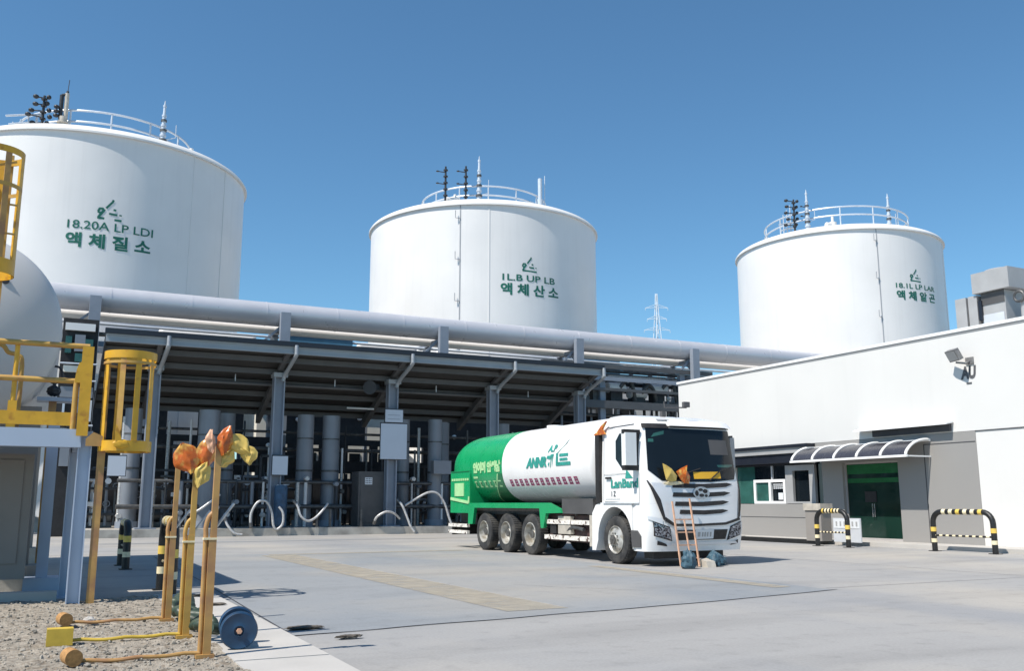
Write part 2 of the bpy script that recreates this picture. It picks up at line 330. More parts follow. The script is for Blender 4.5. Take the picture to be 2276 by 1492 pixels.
# ------------------------------------------------------------------ three big storage tanks
def storage_tank(cx, cy, r, H, label, seam_az, txt, logo_az, zt, vents, rail_r, seed, k=1.0):
    t = T('storage_tank', label, 'storage tank', (cx, cy, 0), 'big white storage tanks behind the loading canopy')
    o = Vector((cx, cy, 0))
    P('shell', MB().lathe([(r, .3), (r, H)], o, n=160), 'tank', t)
    P('foundation', MB().lathe([(r + .6, 0), (r + .6, .8), (r - .2, .82)], o, n=96), 'concrete', t)
    prof = [(r - .05, H - .10), (r + .17, H - .10), (r + .17, H + .01), (r + .14, H + .04)] + [((r + .13) * math.cos(a), H + .04 + 1.45 * math.sin(a) ** 1.15) for a in [i * math.pi / 2 / 18 for i in range(1, 19)]]
    P('roof', MB().lathe(prof, o, n=160), 'tankroof', t)
    def cy_(az, rr, z): a = R(az); return Vector((cx + rr * math.cos(a), cy + rr * math.sin(a), z))
    for sa in seam_az:
        mb = MB().box(-.035, .035, -.03, .05, 0, H - .3, Matrix.Translation(cy_(sa, r, .2)) @ Matrix.Rotation(R(sa + 90), 4, 'Z'))
        P('seam_cover', mb, 'seam' if sa == seam_az[0] and seed > 1 else 'tank', t)
    sa = seam_az[0]
    for z in (22.1, 19.0, 15.9, 12.5) if seed > 1 else ():
        z = z * H / 23.2; mb = MB()
        a, b = cy_(sa, r + .06, z), cy_(sa - 1.9, r + .22, z); mb.tube([a, b, b + Vector((0, 0, .55))], .03, 6)
        P('pipe_bracket', mb, 'seam', t)
    # writing and emblem, wrapped round the shell
    def wrap(c, z0): return lambda x, z: cy_(c + math.degrees(x / (r + .018)), r + .018, z0 + z)
    for (s, h, c, z0, bold, tw) in txt: P('lettering', text(s, h, wrap(c, z0), bold, tw=tw), 'green_letter', t)
    g = wrap(logo_az, zt); mb = MB()
    def stroke(pts, w):
        for (x0, z0), (x1, z1) in zip(pts, pts[1:]):
            d = Vector((x1 - x0, z1 - z0)).normalized(); n = Vector((-d.y, d.x)) * w / 2; d *= w * .2
            mb._faces([g(x0 - d.x - n.x, z0 - d.y - n.y), g(x1 + d.x - n.x, z1 + d.y - n.y), g(x1 + d.x + n.x, z1 + d.y + n.y), g(x0 - d.x + n.x, z0 - d.y + n.y)], [(0, 1, 2, 3)])
    stroke([(-.62 * k, 0), (.62 * k, -.04)], .13 * k); stroke([(-.2 * k, .62 * k), (.1 * k, 1.0 * k), (.14 * k, 1.12 * k)], .12 * k); stroke([(-.58 * k, .05), (-.3 * k, .5 * k)], .14 * k)
    stroke([(-.62 * k, .38 * k), (-.55 * k, .55 * k), (-.38 * k, .56 * k), (-.34 * k, .4 * k), (-.45 * k, .28 * k), (-.62 * k, .34 * k)], .12 * k)
    stroke([(-.02 * k, .3 * k), (.38 * k, .27 * k)], .12 * k); stroke([(.2 * k, .55 * k), (.3 * k, .54 * k)], .12 * k); stroke([(.52 * k, .28 * k), (.62 * k, .27 * k)], .08 * k)
    P('emblem', mb, 'green_letter', t)
    # handrail round the roof centre
    zr = H + 1.2; mb = MB()
    for z in (zr + 1.5, zr + .78): mb.tube([cy_(a, rail_r, z) for a in range(0, 361, 6)], .07, 6, caps=False)
    P('guardrail', mb, 'rail', t)
    for i in range(14):
        p = cy_(i * 360 / 14 + 8 + seed * 5, rail_r, zr - .5); P('rail_post', MB().cyl(p, p + Vector((0, 0, 1.95)), .06, n=8), 'rail', t)
    for (kind, x, y, zb, zt2) in vents:
        mb = MB(); p = Vector((x, y, zb)); h = zt2 - zb; rnd = random.Random(int(abs(x * 91)))
        if kind in ('dark', 'tree'):
            mb.cyl(p, p + Vector((0, 0, h)), .09, .07, 10)
            for q in range(5): z = h * (.25 + .16 * q); mb.cyl(p + Vector((0, 0, z)), p + Vector((0, 0, z + .1)), .17, n=10)
            if kind == 'tree':
                for q in range(5):
                    z = h * (.3 + .16 * q); e = p + Vector((-.9 + rnd.random() * .5, rnd.uniform(-.3, .3), z)); mb.cyl(p + Vector((0, 0, z)), e, .04, n=6); mb.blob(e, .17, .17, .13, 0)
                    e = p + Vector((rnd.uniform(.15, .4), 0, z + .1)); mb.blob(e, .14, .14, .14, 0)
            else:
                for q in range(2): z = h * (.55 + .3 * q); mb.cyl(p + Vector((0, 0, z)), p + Vector((-.6, 0, z)), .035, n=6); mb.blob(p + Vector((-.65, 0, z)), .12, .1, .06, 0)
            P('vent_pipe', mb, 'dark_steel', t)
        elif kind == 'stack':
            mb.cyl(p, p + Vector((0, 0, h * .45)), .27, .25, 16).cyl(p + Vector((.12, 0, h * .45)), p + Vector((.12, 0, h * .95)), .13, n=12)
            for q in range(4): mb.cyl(p + Vector((0, 0, h * .1 * q + .06)), p + Vector((0, 0, h * .1 * q + .13)), .34, n=16)
            st = P('vent_stack', mb, 'beige', t)
            mb = MB().cyl(p + Vector((-.16, 0, h * .4)), p + Vector((-.16, 0, h * .9)), .12, n=10).cyl(p + Vector((-.16, 0, h * .9)), p + Vector((.1, 0, h * .93)), .09, n=8)
            for q in range(3): mb.blob(p + Vector((-.4, -.1, h * (.45 + .09 * q))), .16, .14, .12, .1)
            mb.cyl(p + Vector((.12, 0, h * .95)), p + Vector((.14, 0, h)), .08, n=8).cyl(p + Vector((.14, 0, h)), p + Vector((.18, 0, h + .75)), .025, n=6)
            P('valve_cluster', mb, 'dark_steel', st)
        elif kind == 'mast':
            seg = [.26, .22, .19, .16, .12]; z = 0
            for q, s_ in enumerate(seg):
                hh = h / 5; mb.cyl(p + Vector((0, 0, z)), p + Vector((0, 0, z + hh * .86)), s_ * .8, s_ * .66, 14); mb.cyl(p + Vector((0, 0, z + hh * .80)), p + Vector((0, 0, z + hh * .98)), s_ * .9, n=14); z += hh
            mb.cyl(p + Vector((0, 0, h * .97)), p + Vector((0, 0, h + .3)), .07, .02, 8)
            st = P('vent_mast', mb, 'rail', t)
            for q in range(4): P('flange', MB().cyl(p + Vector((0, 0, h * (.06 + .2 * q))), p + Vector((0, 0, h * (.10 + .2 * q))), .27 - .03 * q, n=14), 'mid_steel', st)
            P('side_aerial', MB().tube([p + Vector((.1, 0, h * .3)), p + Vector((.75, -.1, h * .36)), p + Vector((.75, -.1, h * .62))], .03, 6), 'rail', st)
        elif kind == 'post': P('vent_tube', mb.cyl(p, p + Vector((0, 0, h)), .17, n=12).cyl(p, p + Vector((0, 0, h * .45)), .26, n=12).cyl(p + Vector((.4, 0, 0)), p + Vector((.42, 0, h * 1.1)), .03, n=6), 'rail', t)
        elif kind == 'pot': P('manhole', mb.cyl(p, p + Vector((0, 0, h * .6)), .33, n=20).cyl(p + Vector((-.75, 0, h * .38)), p + Vector((0, 0, h * .38)), .22, n=14).cyl(p + Vector((0, 0, h * .6)), p + Vector((0, 0, h)), .12, n=10), 'tankroof', t)
        elif kind == 'cradle':
            for q in range(3): mb.tube([p + Vector((-.2 * q, -.3, .5 * q)), p + Vector((.7, -.1, .5 * q + .35)), p + Vector((1.6, 0, .5 * q + .55))], .06, 6)
            for q in range(4): mb.cyl(p + Vector((.4 * q, 0, 0)), p + Vector((.4 * q, 0, h * (.5 + .15 * q))), .045, n=6)
            P('pipe_frame', mb, 'rail', t)
    return t
storage_tank(1.94, 65.2, 9.0, 22.6, 'greyer white tank nearest the yellow platform, leftmost of the three', [-58, -40],
    [('18.20A LP LDI', .50, -87.9, 16.80, .008, 4.6), ('액 체 질 소', .66, -88.3, 15.80, .03, 4.55)], -88.8, 17.52,
    [('tree', -1.85, 60.3, 23.3, 25.9), ('stack', -.75, 60.2, 23.3, 26.4), ('mast', 5.0, 60.2, 23.3, 26.6), ('pot', 6.75, 60.0, 22.7, 23.9), ('cradle', -3.4, 60.5, 23.2, 24.8)], 5.3, 1, 1.0)
storage_tank(30.26, 66.4, 9.0, 22.6, 'white tank in the middle with dark pipes on its roof, above the canopy', [-125.2, -112],
    [('1L.B UP LB', .48, -92.8, 17.04, .012, 4.15), ('액 체 산 소', .66, -92.2, 16.08, .03, 4.6)], -93.1, 17.82,
    [('dark', 25.1, 62, 23.3, 26.4), ('dark', 26.75, 62, 23.4, 26.7), ('mast', 27.85, 62, 23.4, 27.4), ('post', 33.1, 62, 23.6, 26.7), ('pot', 26.1, 62.5, 23.7, 24.5)], 5.0, 2, .88)
storage_tank(62.93, 60.73, 8.8, 23.7, 'white tank behind the white building, rightmost of the three', [-115, -60],
    [('18.1L LP LAR', .42, -92.2, 18.72, .010, 4.3), ('액 체 알 곤', .60, -92.3, 17.82, .028, 4.25)], -93.4, 19.40,
    [('mast', 56.7, 57.7, 24.2, 27.8), ('mast', 65.7, 57, 24.6, 28.6), ('cradle', 55.0, 59.2, 24.0, 27.2), ('pot', 59.9, 58, 24.9, 26.2), ('tree', 55.9, 58.4, 24.0, 27.3), ('dark', 57.3, 58.3, 24.3, 27.2)], 6.2, 3, .86)

# ------------------------------------------------------------------ pipe rack and long pipes
t = T('pipe_rack', 'grey steel post rack carrying the long pipes above the canopy', 'pipe rack', (20, 51.4, 0))
for x in (-7.8, 1.6, 11.27, 20.73, 30.12, 39.3):
    P('post', MB().box(x - .27, x + .27, 51.05, 51.35, 0, 11.95).box(x - .27, x + .27, 51.35, 51.41, 0, 11.9), 'rack', t)
    P('rear_post', MB().box(x - .2, x + .2, 53.8, 54.1, 0, 11.3), 'rack', t)
    P('cross_arm', MB().box(x - .16, x + .16, 51.42, 55, 11.06, 11.29).box(x - .16, x + .16, 51.42, 55, 9.9, 10.1), 'rack', t)
    P('gusset', MB().prism([(51.42, 11.28), (52.6, 11.28), (51.42, 10.3)], 'x', x - .05, x + .05).bar((x - 1.1, 51.6, 10.3), (x - .2, 51.7, 11.15), .12), 'rack', t)
P('beam', MB().box(-8, 41, 51.42, 51.6, 9.4, 9.66), 'rack', t)
P('beam', MB().box(-8, 41, 55.0, 55.18, 9.6, 9.9), 'rack', t)
mb = MB().cyl((-12, 52.05, 11.96), (58, 52.05, 11.96), .665, n=40)
for x in range(-10, 58, 4): mb.cyl((x + .3, 52.05, 11.96), (x + .36, 52.05, 11.96), .678, n=40).cyl((x + 2.3, 52.05, 11.96), (x + 2.31, 52.05, 11.96), .669, n=40)
S1('white_pipe', mb, 'pipe', 'thick white clad pipe running along the top of the rack', 'pipe')
S1('thin_pipe', MB().cyl((-12, 53.12, 11.26), (50, 53.12, 11.26), .25, n=24), 'tank', 'slim white pipe just below and behind the thick white pipe', 'pipe')
S1('lower_pipe', MB().cyl((-12, 53.4, 10.35), (48, 53.4, 10.35), .12, n=16), 'mid_steel', 'thin dark pipe below the white pipes on the rack', 'pipe')
S1('conduit_pipe', MB().cyl((-12, 53.9, 11.0), (48, 53.9, 11.0), .07, n=12), 'rail', 'slender conduit pipe below the slim white pipe on the rack', 'pipe')
S1('cable_tray', MB().box(-10, 46, 55.3, 55.9, 10.1, 10.15).box(-10, 46, 55.3, 55.33, 10.15, 10.3).box(-10, 46, 55.87, 55.9, 10.15, 10.3), 'rail', 'grey cable tray running at the back of the pipe rack', 'cable tray')
t = T('blue_duct', 'blue box duct seen between the pipes above the canopy', 'duct', (13.8, 54.4, 0))
P('body', MB().box(11.8, 15.9, 53.75, 54.9, 10.62, 11.24).bevel(.03), 'blue_sheet', t)
P('rim', MB().box(11.75, 15.95, 53.70, 53.76, 11.16, 11.26), 'navy', t)
P('leg', MB().box(11.9, 12.05, 54.4, 54.55, 0, 10.62), 'rack', t); P('leg', MB().box(15.6, 15.75, 54.4, 54.55, 0, 10.62), 'rack', t)
t = T('blue_duct', 'smaller blue box duct right of the canopy under the pipes', 'duct', (33.4, 55, 9.9))
P('body', MB().box(32.3, 35.2, 54.3, 55.6, 10.2, 11.25).bevel(.05), 'blue_sheet', t)
P('leg', MB().box(32.5, 32.7, 54.5, 54.7, 0, 10.2), 'rack', t); P('leg', MB().box(34.8, 35, 54.5, 54.7, 0, 10.2), 'rack', t)
for (x0, x1, z, r, lb) in ((16.4, 20.3, 10.93, .27, 'white drum lying behind the rack, right of the blue duct'), (21.6, 25.4, 10.9, .26, 'short white drum behind the rack above the canopy'), (35.6, 38.6, 10.9, .28, 'white drum near the white building below the pipes'), (5.0, 10.4, 10.9, .26, 'long white drum behind the rack at the canopy left end')):
    t = T('pressure_drum', lb, 'drum', ((x0 + x1) / 2, 54.6, z), 'white drums behind the pipe rack')
    P('shell', MB().lathe([(.02, 0), (r * .6, .06), (r * .9, .14), (r, .3), (r, x1 - x0 - .3), (r * .9, x1 - x0 - .14), (r * .6, x1 - x0 - .06), (.02, x1 - x0)], (x0, 54.6, z), Vector((1, 0, 0)).to_track_quat('Z', 'Y'), 28), 'white_frame', t)
    for x in (x0 + .7, x1 - .7): P('leg', MB().box(x - .08, x + .08, 54.45, 54.75, 0, z - r * .8), 'rack', t)

# ------------------------------------------------------------------ loading canopy
t = T('loading_canopy', 'long dark lean-to loading canopy on grey columns behind the tanker truck', 'canopy', (14, 46, 0))
X0, X1 = 1.9, 27.3
sl_ = (6.45 - 8.82) / (50.8 - 44.1)
def rz(y): return 8.82 + sl_ * (y - 44.1)
mb = MB()
def rf(u, v): x = X0 + (X1 - X0) * u; y = 44.12 + 6.7 * v; return (x, y, rz(y) + .035 * (1 if int(u * 240) % 4 < 2 else 0))
mb.grid(rf, 240, 1); mb2 = MB(); mb2.grid(lambda u, v: (X0 + (X1 - X0) * u, 44.12 + 6.7 * v, rz(44.12 + 6.7 * v) - .06), 1, 1); mb.add(mb2)
P('roof_sheet', mb, 'sheet', t)
P('fascia', MB().box(X0, X1, 43.95, 44.1, 8.50, 8.85).box(X0, X1, 43.9, 43.95, 8.50, 8.57).box(X0, X1, 43.9, 43.95, 8.78, 8.85), 'fascia', t)
P('gutter', MB().box(X0 - .05, X1 + .1, 43.8, 44.09, 8.855, 9.08).bevel(.03), 'navy', t)
for cx in (4.2, 9.94, 15.8, 21.56, 27.05):
    P('column', MB().box(cx - .26, cx + .26, 45.97, 46.03, .36, 7.6).box(cx - .26, cx - .2, 45.75, 46.25, .36, 7.6).box(cx + .2, cx + .26, 45.75, 46.25, .36, 7.6).box(cx - .45, cx + .45, 45.6, 46.4, .36, .42), 'rack', t)
    P('column_head', MB().box(cx - .32, cx + .36, 45.65, 46.35, 7.6, 7.82), 'fascia', t)
    P('rafter', MB().prism([(44.12, 8.5), (44.12, 8.72), (50.75, rz(50.75) - .25), (50.75, rz(50.75) - .75), (46, 7.83)], 'x', cx - .12, cx + .12), 'canopy_steel', t)
    P('downpipe', MB().tube([(cx + .3, 43.85, 8.9), (cx + .3, 43.8, 8.55), (cx + .28, 43.95, 8.35), (cx + .2, 45.5, 7.75), (cx + .12, 45.68, 7.4)], .10, 10, 4), 'fascia', t)
for y in (44.9, 46.1, 47.3, 48.5, 49.7, 50.6):
    z = rz(y) - .07; P('purlin', MB().box(X0, X1, y - .06, y + .06, z - .28, z - .02), 'canopy_steel', t)
P('hanging_pipe', MB().cyl((X0 + .5, 46.9, 7.35), (X1 - .5, 46.9, 7.35), .09, n=12), 'canopy_steel', t)
P('end_panel', MB().prism([(44.15, 8.45), (44.15, 8.75), (50.7, rz(50.7) - .1), (50.7, rz(50.7) - .4)], 'x', X0 - .03, X0 + .03), 'navy', t)
for x in (8.0, 13.0, 18.6, 24.2):
    S1('hanging_rod', MB().cyl((x, 46.9, 7.4), (x, 46.9, 8.0), .03, n=8).cyl((x, 46.9, 7.3), (x, 46.9, 7.42), .06, n=10), 'rail', 'thin hanger rod below the canopy roof', 'hanger', 'hanger rods below the canopy')
S1('horn_speaker', MB().lathe([(.08, 0), (.12, .3), (.34, .62), (.36, .66)], (15.0, 46.6, 7.45), Vector((-.6, -.8, -.1)).to_track_quat('Z', 'Y'), 24, True).box(14.95, 15.3, 46.6, 46.9, 7.35, 7.65).box(15.1, 15.16, 46.7, 46.8, 7.6, 7.9), 'navy', 'black round horn hanging under the canopy roof', 'horn')
S1('tube_lamp', MB().cyl((14.2, 48.7, 6.55), (15.7, 48.7, 6.55), .05, n=10), 'white_frame', 'slim white tube lamp under the canopy rear', 'lamp')

# ------------------------------------------------------------------ equipment under the canopy
ISL = .36
cols = [(7.0, 47.6, .5, 'grey'), (8.05, 49, .42, ''), (11.85, 48, .42, ''), (13.2, 48, .45, ''), (17.3, 48.4, .36, ''), (18.85, 47.6, .38, ''), (20.0, 49.4, .4, ''), (3.6, 48.3, .4, ''), (23.4, 48.6, .4, '')]
colab = ['pale pipe column at far left behind the yellow cage', 'pale pipe column behind the orange bags', 'pale pipe column right of the blue wrapped drum', 'tall pale pipe column with a ring clamp, left of the charcoal cabinet', 'slim pale pipe column right of the big blank board', 'pale pipe column with a meter box behind the long hose', 'dark-side pipe column nearest the green truck rear', 'pipe column behind the yellow ladder cage', 'pipe column hidden mostly behind the truck tank']
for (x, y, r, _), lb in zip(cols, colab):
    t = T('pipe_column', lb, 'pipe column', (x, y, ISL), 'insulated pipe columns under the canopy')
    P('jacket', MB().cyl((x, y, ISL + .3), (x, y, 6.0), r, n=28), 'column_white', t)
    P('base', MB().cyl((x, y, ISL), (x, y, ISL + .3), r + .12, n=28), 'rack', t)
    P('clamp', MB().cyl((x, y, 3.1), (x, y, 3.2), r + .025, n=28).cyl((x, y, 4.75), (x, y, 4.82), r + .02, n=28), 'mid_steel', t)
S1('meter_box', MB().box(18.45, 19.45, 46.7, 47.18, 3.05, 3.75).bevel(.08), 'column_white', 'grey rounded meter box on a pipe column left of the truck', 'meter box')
t = T('pump_cabinet', 'charcoal pump cabinet with a small white notice under the big board', 'cabinet', (14.9, 46.6, ISL))
P('body', MB().box(14.2, 15.7, 46.2, 47.4, ISL, 3.1).bevel(.04), 'cabinet', t)
P('door', MB().box(14.3, 15.2, 46.17, 46.198, ISL + .2, 2.95), 'cabinet', t)
mb = MB().box(14.52, 14.9, 46.155, 46.168, 2.45, 2.8); P('notice', mb, 'plate', t)
mb = MB()
for i in range(3):
    for j in range(4): mb.box(14.55 + j * .085, 14.60 + j * .085, 46.15, 46.154, 2.5 + i * .1, 2.56 + i * .1)
P('lettering', mb, 'grey_letter', t)
def board(x0, x1, z0, z1, y, lb, lines=0):
    t = T('notice_board', lb, 'sign board', ((x0 + x1) / 2, y, z0), 'blank pale boards under the canopy')
    P('panel', MB().box(x0, x1, y - .03, y + .01, z0, z1).bevel(.008, 1), 'board', t)
    P('frame', MB().box(x0 - .03, x1 + .03, y + .012, y + .05, z0 - .03, z1 + .05), 'dark_steel', t)
    if lines:
        mb = MB()
        for i in range(lines): mb.box(x0 + .12, x1 - .15, y - .036, y - .031, z0 + .15 + i * .2, z0 + .175 + i * .2)
        P('ruled_line', mb, 'rack', t)
board(15.1, 16.5, 3.72, 5.52, 45.6, 'large blank pale board on the column above the charcoal cabinet')
board(15.32, 16.26, 5.6, 6.24, 45.6, 'small ruled board directly above the large blank board', 2)
board(9.72, 10.45, 2.86, 3.75, 45.62, 'pale blue board on the column above the blue wrapped drum')
board(2.45, 3.2, 2.72, 3.6, 45.62, 'pale board seen below the hanging yellow cage')
board(5.75, 6.35, 2.9, 3.5, 45.62, 'small whitish board left of the orange bags')
t = T('wrapped_drum', 'dark blue wrapped drum standing under the pale blue board', 'drum', (10.15, 45.8, ISL))
P('body', MB().lathe([(.02, ISL), (.29, ISL + .02), (.31, .6), (.30, 1.6), (.31, 2.2), (.28, 2.35), (.02, 2.38)], (10.17, 45.55, 0), n=24), 'drumblue', t)
mb = MB()
for z, n_ in ((2.5, 3), (2.05, 2)):
    for i in range(n_): mb.box(9.93 + i * .17, 10.05 + i * .17, 45.40, 45.44, z - .3, z - .12)
P('tag', mb, 'plate', t)
hs = [([(8.75, 45.1, .42), (8.72, 45.1, 1.0), (9.0, 45.1, 1.55), (9.4, 45.1, 1.6), (9.68, 45.1, 1.1), (9.78, 45.1, .5), (9.95, 45.1, .3), (10.2, 45.05, .55), (10.2, 45.05, 1.05), (10.0, 45.1, 1.35)], 'white braided hose arched in front of the blue wrapped drum'),
      ([(10.7, 45.2, 1.65), (10.9, 45.1, 1.35), (11.05, 45.0, .9), (11.4, 45.0, .68), (11.8, 45.1, .85), (12.2, 45.2, 1.25), (12.4, 45.3, 1.5)], 'white hose sagging between two pipe columns'),
      ([(14.75, 45.3, .5), (14.85, 45.1, .85), (15.3, 45.0, 1.1), (15.75, 45.1, 1.0), (16.1, 45.3, .75)], 'low grey hose arch in front of the charcoal cabinet'),
      ([(15.95, 45.3, 1.7), (16.15, 45.1, 1.4), (16.4, 45.0, .8), (16.55, 44.95, .4), (16.75, 44.9, .1)], 'hose hanging down right of the charcoal cabinet'),
      ([(16.2, 45.3, 1.3), (16.9, 45.1, 1.75), (17.5, 45.0, 2.05), (18.0, 45.0, 2.0), (18.4, 45.0, 1.5), (18.65, 45.0, .8), (18.9, 44.9, .12)], 'long white hose arching behind the truck rear'),
      ([(7.55, 45.2, .9), (7.7, 45.1, .5), (8.0, 45.0, .15), (8.35, 45.0, .08)], 'short white hose curling onto the island edge'),
      ([(5.9, 45.3, 1.0), (6.4, 45.2, 1.2), (7.1, 45.2, 1.75), (7.3, 45.3, 1.9)], 'white hose rising behind the yellow posts')]
for pts, lb in hs:
    t = T('fill_hose', lb, 'hose', pts[0], 'loading hoses on the island')
    P('hose_body', MB().tube(pts, .058, 10, 6), 'hose', t)
    P('coupling', MB().cyl(pts[0], Vector(pts[0]) + (Vector(pts[1]) - Vector(pts[0])).normalized() * .2, .085, n=12), 'mid_steel', t)
for i, x in enumerate((8.8, 11.9, 12.55, 14.1, 16.9, 18.75)):
    S1('island_stub', MB().box(x - .05, x + .05, 45.28, 45.38, ISL, 1.2).box(x - .09, x + .09, 45.24, 45.42, ISL, ISL + .04), 'mid_steel', 'short steel stub post on the loading island edge', 'stub post', 'stub posts on the loading island')
# pump skids: frame, vessel, pipes, valve wheels
def pump_skid(x, y, lb, seed):
    rn = random.Random(seed); t = T('pump_skid', lb, 'pump skid', (x, y, ISL), 'pipework skids under the canopy'); w = 1.1
    mb = MB()
    for sx in (-w, w):
        for sy in (-.5, .5): mb.box(x + sx - .06, x + sx + .06, y + sy - .06, y + sy + .06, ISL, 3.1 + (seed % 3) * .4)
    z1 = 3.1 + (seed % 3) * .4
    for z in (1.0, 2.2, z1): mb.box(x - w, x + w, y - .56, y - .44, z - .06, z + .06)
    P('frame', mb, 'dark_steel', t)
    P('pump', MB().cyl((x - .6, y, .95), (x + .35, y, .95), .33, n=20).cyl((x + .35, y, .95), (x + .55, y, .95), .42, n=20).box(x - .7, x + .6, y - .3, y + .3, ISL, .62), 'mid_steel', t)
    for i in range(4):
        px = x - .9 + .55 * i + rn.uniform(-.1, .1); zt = rn.uniform(1.6, 3.2)
        P('riser', MB().tube([(px, y - .3, ISL + .1), (px, y - .3, zt - .2), (px + rn.choice((-.2, .2)), y - .3, zt), (px + rn.choice((-.7, .7)), y - .3, zt + .02)], .075, 8, 3), rn.choice(['mid_steel', 'column_white', 'hose', 'tank']), t)
        vz = rn.uniform(1.2, 2.4); P('valve_wheel', MB().tube([(px + .15 * math.cos(a), y - .5, vz + .15 * math.sin(a)) for a in [k * .63 for k in range(11)]], .02, 6).cyl((px, y - .3, vz), (px, y - .5, vz), .03, n=6), 'column_white', t)
    for q in range(3): nx, nz_ = x + rn.uniform(-.9, .9), rn.uniform(.9, 3.0); P('name_plate', MB().box(nx, nx + rn.uniform(.12, .3), y - .62, y - .6, nz_, nz_ + rn.uniform(.08, .22)), 'tank', t)
    P('white_valve', MB().blob((x - .3, y - .45, 1.5), .13, .13, .18, .3, 4, seed).cyl((x - .3, y - .45, .8), (x - .3, y - .45, 2.0), .05, n=8), 'tank', t)
    P('gauge', MB().cyl((x + .3, y - .5, 2.55), (x + .3, y - .56, 2.55), .14, n=18), 'plate', t)
for i, (x, lb) in enumerate(((5.0, 'pipework skid left of the pale columns, behind the yellow posts'), (9.0, 'pipework skid behind the arched white hose'), (10.9, 'pipework skid just right of the blue wrapped drum'), (15.9, 'pipework skid behind the charcoal cabinet'), (18.0, 'pipework skid left of the truck rear'), (21.4, 'pipework skid behind the green tank'), (2.4, 'pipework skid behind the left striped barrier'), (25.0, 'pipework skid behind the white tank of the truck'))): pump_skid(x, 49.3 + (i % 2) * .7, lb, i + 3)
t = T('pipe_manifold', 'long low pipe manifold with many drops and valves along the loading island', 'pipe manifold', (14, 47.2, ISL))
for z, r_, y_ in ((1.35, .11, 47.3), (2.55, .09, 47.4), (4.35, .10, 50.2), (5.25, .07, 50.1)): P('header', MB().cyl((3, y_, z), (27, y_, z), r_, n=14), 'mid_steel', t)
rn = random.Random(12); x = 3.2
while x < 26.5:
    zt = rn.choice((2.55, 2.55, 4.35, 5.6)); y_ = 47.35 if zt < 3 else rn.uniform(47.6, 50)
    P('drop_pipe', MB().cyl((x, y_, ISL), (x, y_, zt), rn.choice((.045, .06, .09)), n=10), rn.choice(('mid_steel', 'column_white', 'hose', 'dark_steel', 'tank')), t)
    if rn.random() < .75:
        z = rn.uniform(.9, 2.9); P('valve', MB().blob((x, y_ - .05, z), .13, .13, .11, .3, 3, int(x * 7)).cyl((x, y_, z), (x, y_ - .28, z), .035, n=8).cyl((x, y_ - .28, z), (x, y_ - .31, z), .11, n=14), rn.choice(('tank', 'mid_steel', 'hose', 'column_white')), t)
    x += rn.uniform(.22, .6)
# added dark backing keeps the rear black like shaded clutter; openings show daylight
t = T('dark_backing', 'added dark backing with openings, in place of shaded clutter behind the loading equipment', 'added backing', (14, 53, 0))
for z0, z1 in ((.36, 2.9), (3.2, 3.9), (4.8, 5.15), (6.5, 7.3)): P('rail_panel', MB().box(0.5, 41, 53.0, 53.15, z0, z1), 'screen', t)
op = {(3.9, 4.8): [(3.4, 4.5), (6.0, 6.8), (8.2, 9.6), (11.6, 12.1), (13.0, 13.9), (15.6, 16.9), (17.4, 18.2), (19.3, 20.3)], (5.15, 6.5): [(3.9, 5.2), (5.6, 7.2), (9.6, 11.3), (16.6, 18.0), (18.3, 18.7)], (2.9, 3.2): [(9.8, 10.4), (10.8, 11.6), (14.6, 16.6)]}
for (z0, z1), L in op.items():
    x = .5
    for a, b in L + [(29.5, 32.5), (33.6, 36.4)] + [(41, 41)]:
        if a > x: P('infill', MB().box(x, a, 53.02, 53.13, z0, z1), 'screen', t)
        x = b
t = T('cream_shed', 'low cream shed seen in slots behind the added dark backing', 'shed', (16, 60, 0))
P('wall', MB().box(11.2, 20.4, 57.5, 63, 0, 7.4), 'cream', t)
for x in (12.6, 14.2, 17.0, 18.9): P('window', MB().box(x, x + .7, 57.46, 57.498, 4.1, 4.6), 'glass_dark', t); P('roof', MB().box(11.0, 20.6, 57.3, 63.2, 7.4, 7.6), 'rack', t)
# small cluster on the dark backing behind: round lamps and boxes
for i, (x, z) in enumerate(((11.2, 5.6), (12.6, 6.2), (11.0, 4.7), (14.8, 4.3), (16.2, 6.4), (21.0, 5.4), (22.2, 5.5), (24.6, 6.0))):
    S1('bulkhead_lamp', MB().lathe([(.02, 0), (.1, .02), (.13, .1), (.13, .2)], (x, 52.75, z), Vector((0, 1, 0)).to_track_quat('Z', 'Y'), 16), 'white_frame', 'small round white lamp on the added dark backing', 'lamp', 'round lamps on the screen wall')

# ------------------------------------------------------------------ open pipe gallery right of the canopy
t = T('pipe_gallery', 'open steel gallery with stacked beams between canopy and white building', 'pipe gallery', (33, 52, 0))
for z, h in ((7.6, .5), (8.75, .18), (10.2, .3)): P('beam', MB().box(27.6, 41, 51.5, 51.75, z, z + h), 'canopy_steel', t)
P('beam', MB().box(27.6, 41, 54.5, 54.7, 6.0, 6.5), 'dark_steel', t)
for x in (28.0, 32.2, 38.6): P('post', MB().box(x - .2, x + .2, 51.76, 52.1, 0, 10.2), 'rack', t)
P('deck', MB().box(27.6, 41, 51.8, 54.4, 7.95, 8.05), 'screen', t)
t = T('brick_shed', 'brown grey shed with two small windows behind the truck cab', 'shed', (32, 56, 0))
P('wall', MB().box(29.4, 35.8, 56.2, 60, 0, 9.9), 'panel_taupe', t)
for x in (30.6, 33.4): P('window', MB().box(x, x + .9, 56.13, 56.198, 6.9, 8.0), 'plate', t)
P('roof', MB().box(29.2, 35.88, 56, 60.2, 9.9, 10.1), 'screen', t)
t = T('white_shed', 'plain white shed wall seen through the gallery left of the white building', 'shed', (39, 57, 0))
P('wall', MB().box(36.0, 46, 57.5, 61, 0, 10.6), 'tank', t); P('door', MB().box(37.2, 38.4, 57.44, 57.498, 0, 8.4), 'screen', t); P('roof', MB().box(35.9, 46.2, 57.3, 61.2, 10.6, 10.75), 'screen', t)
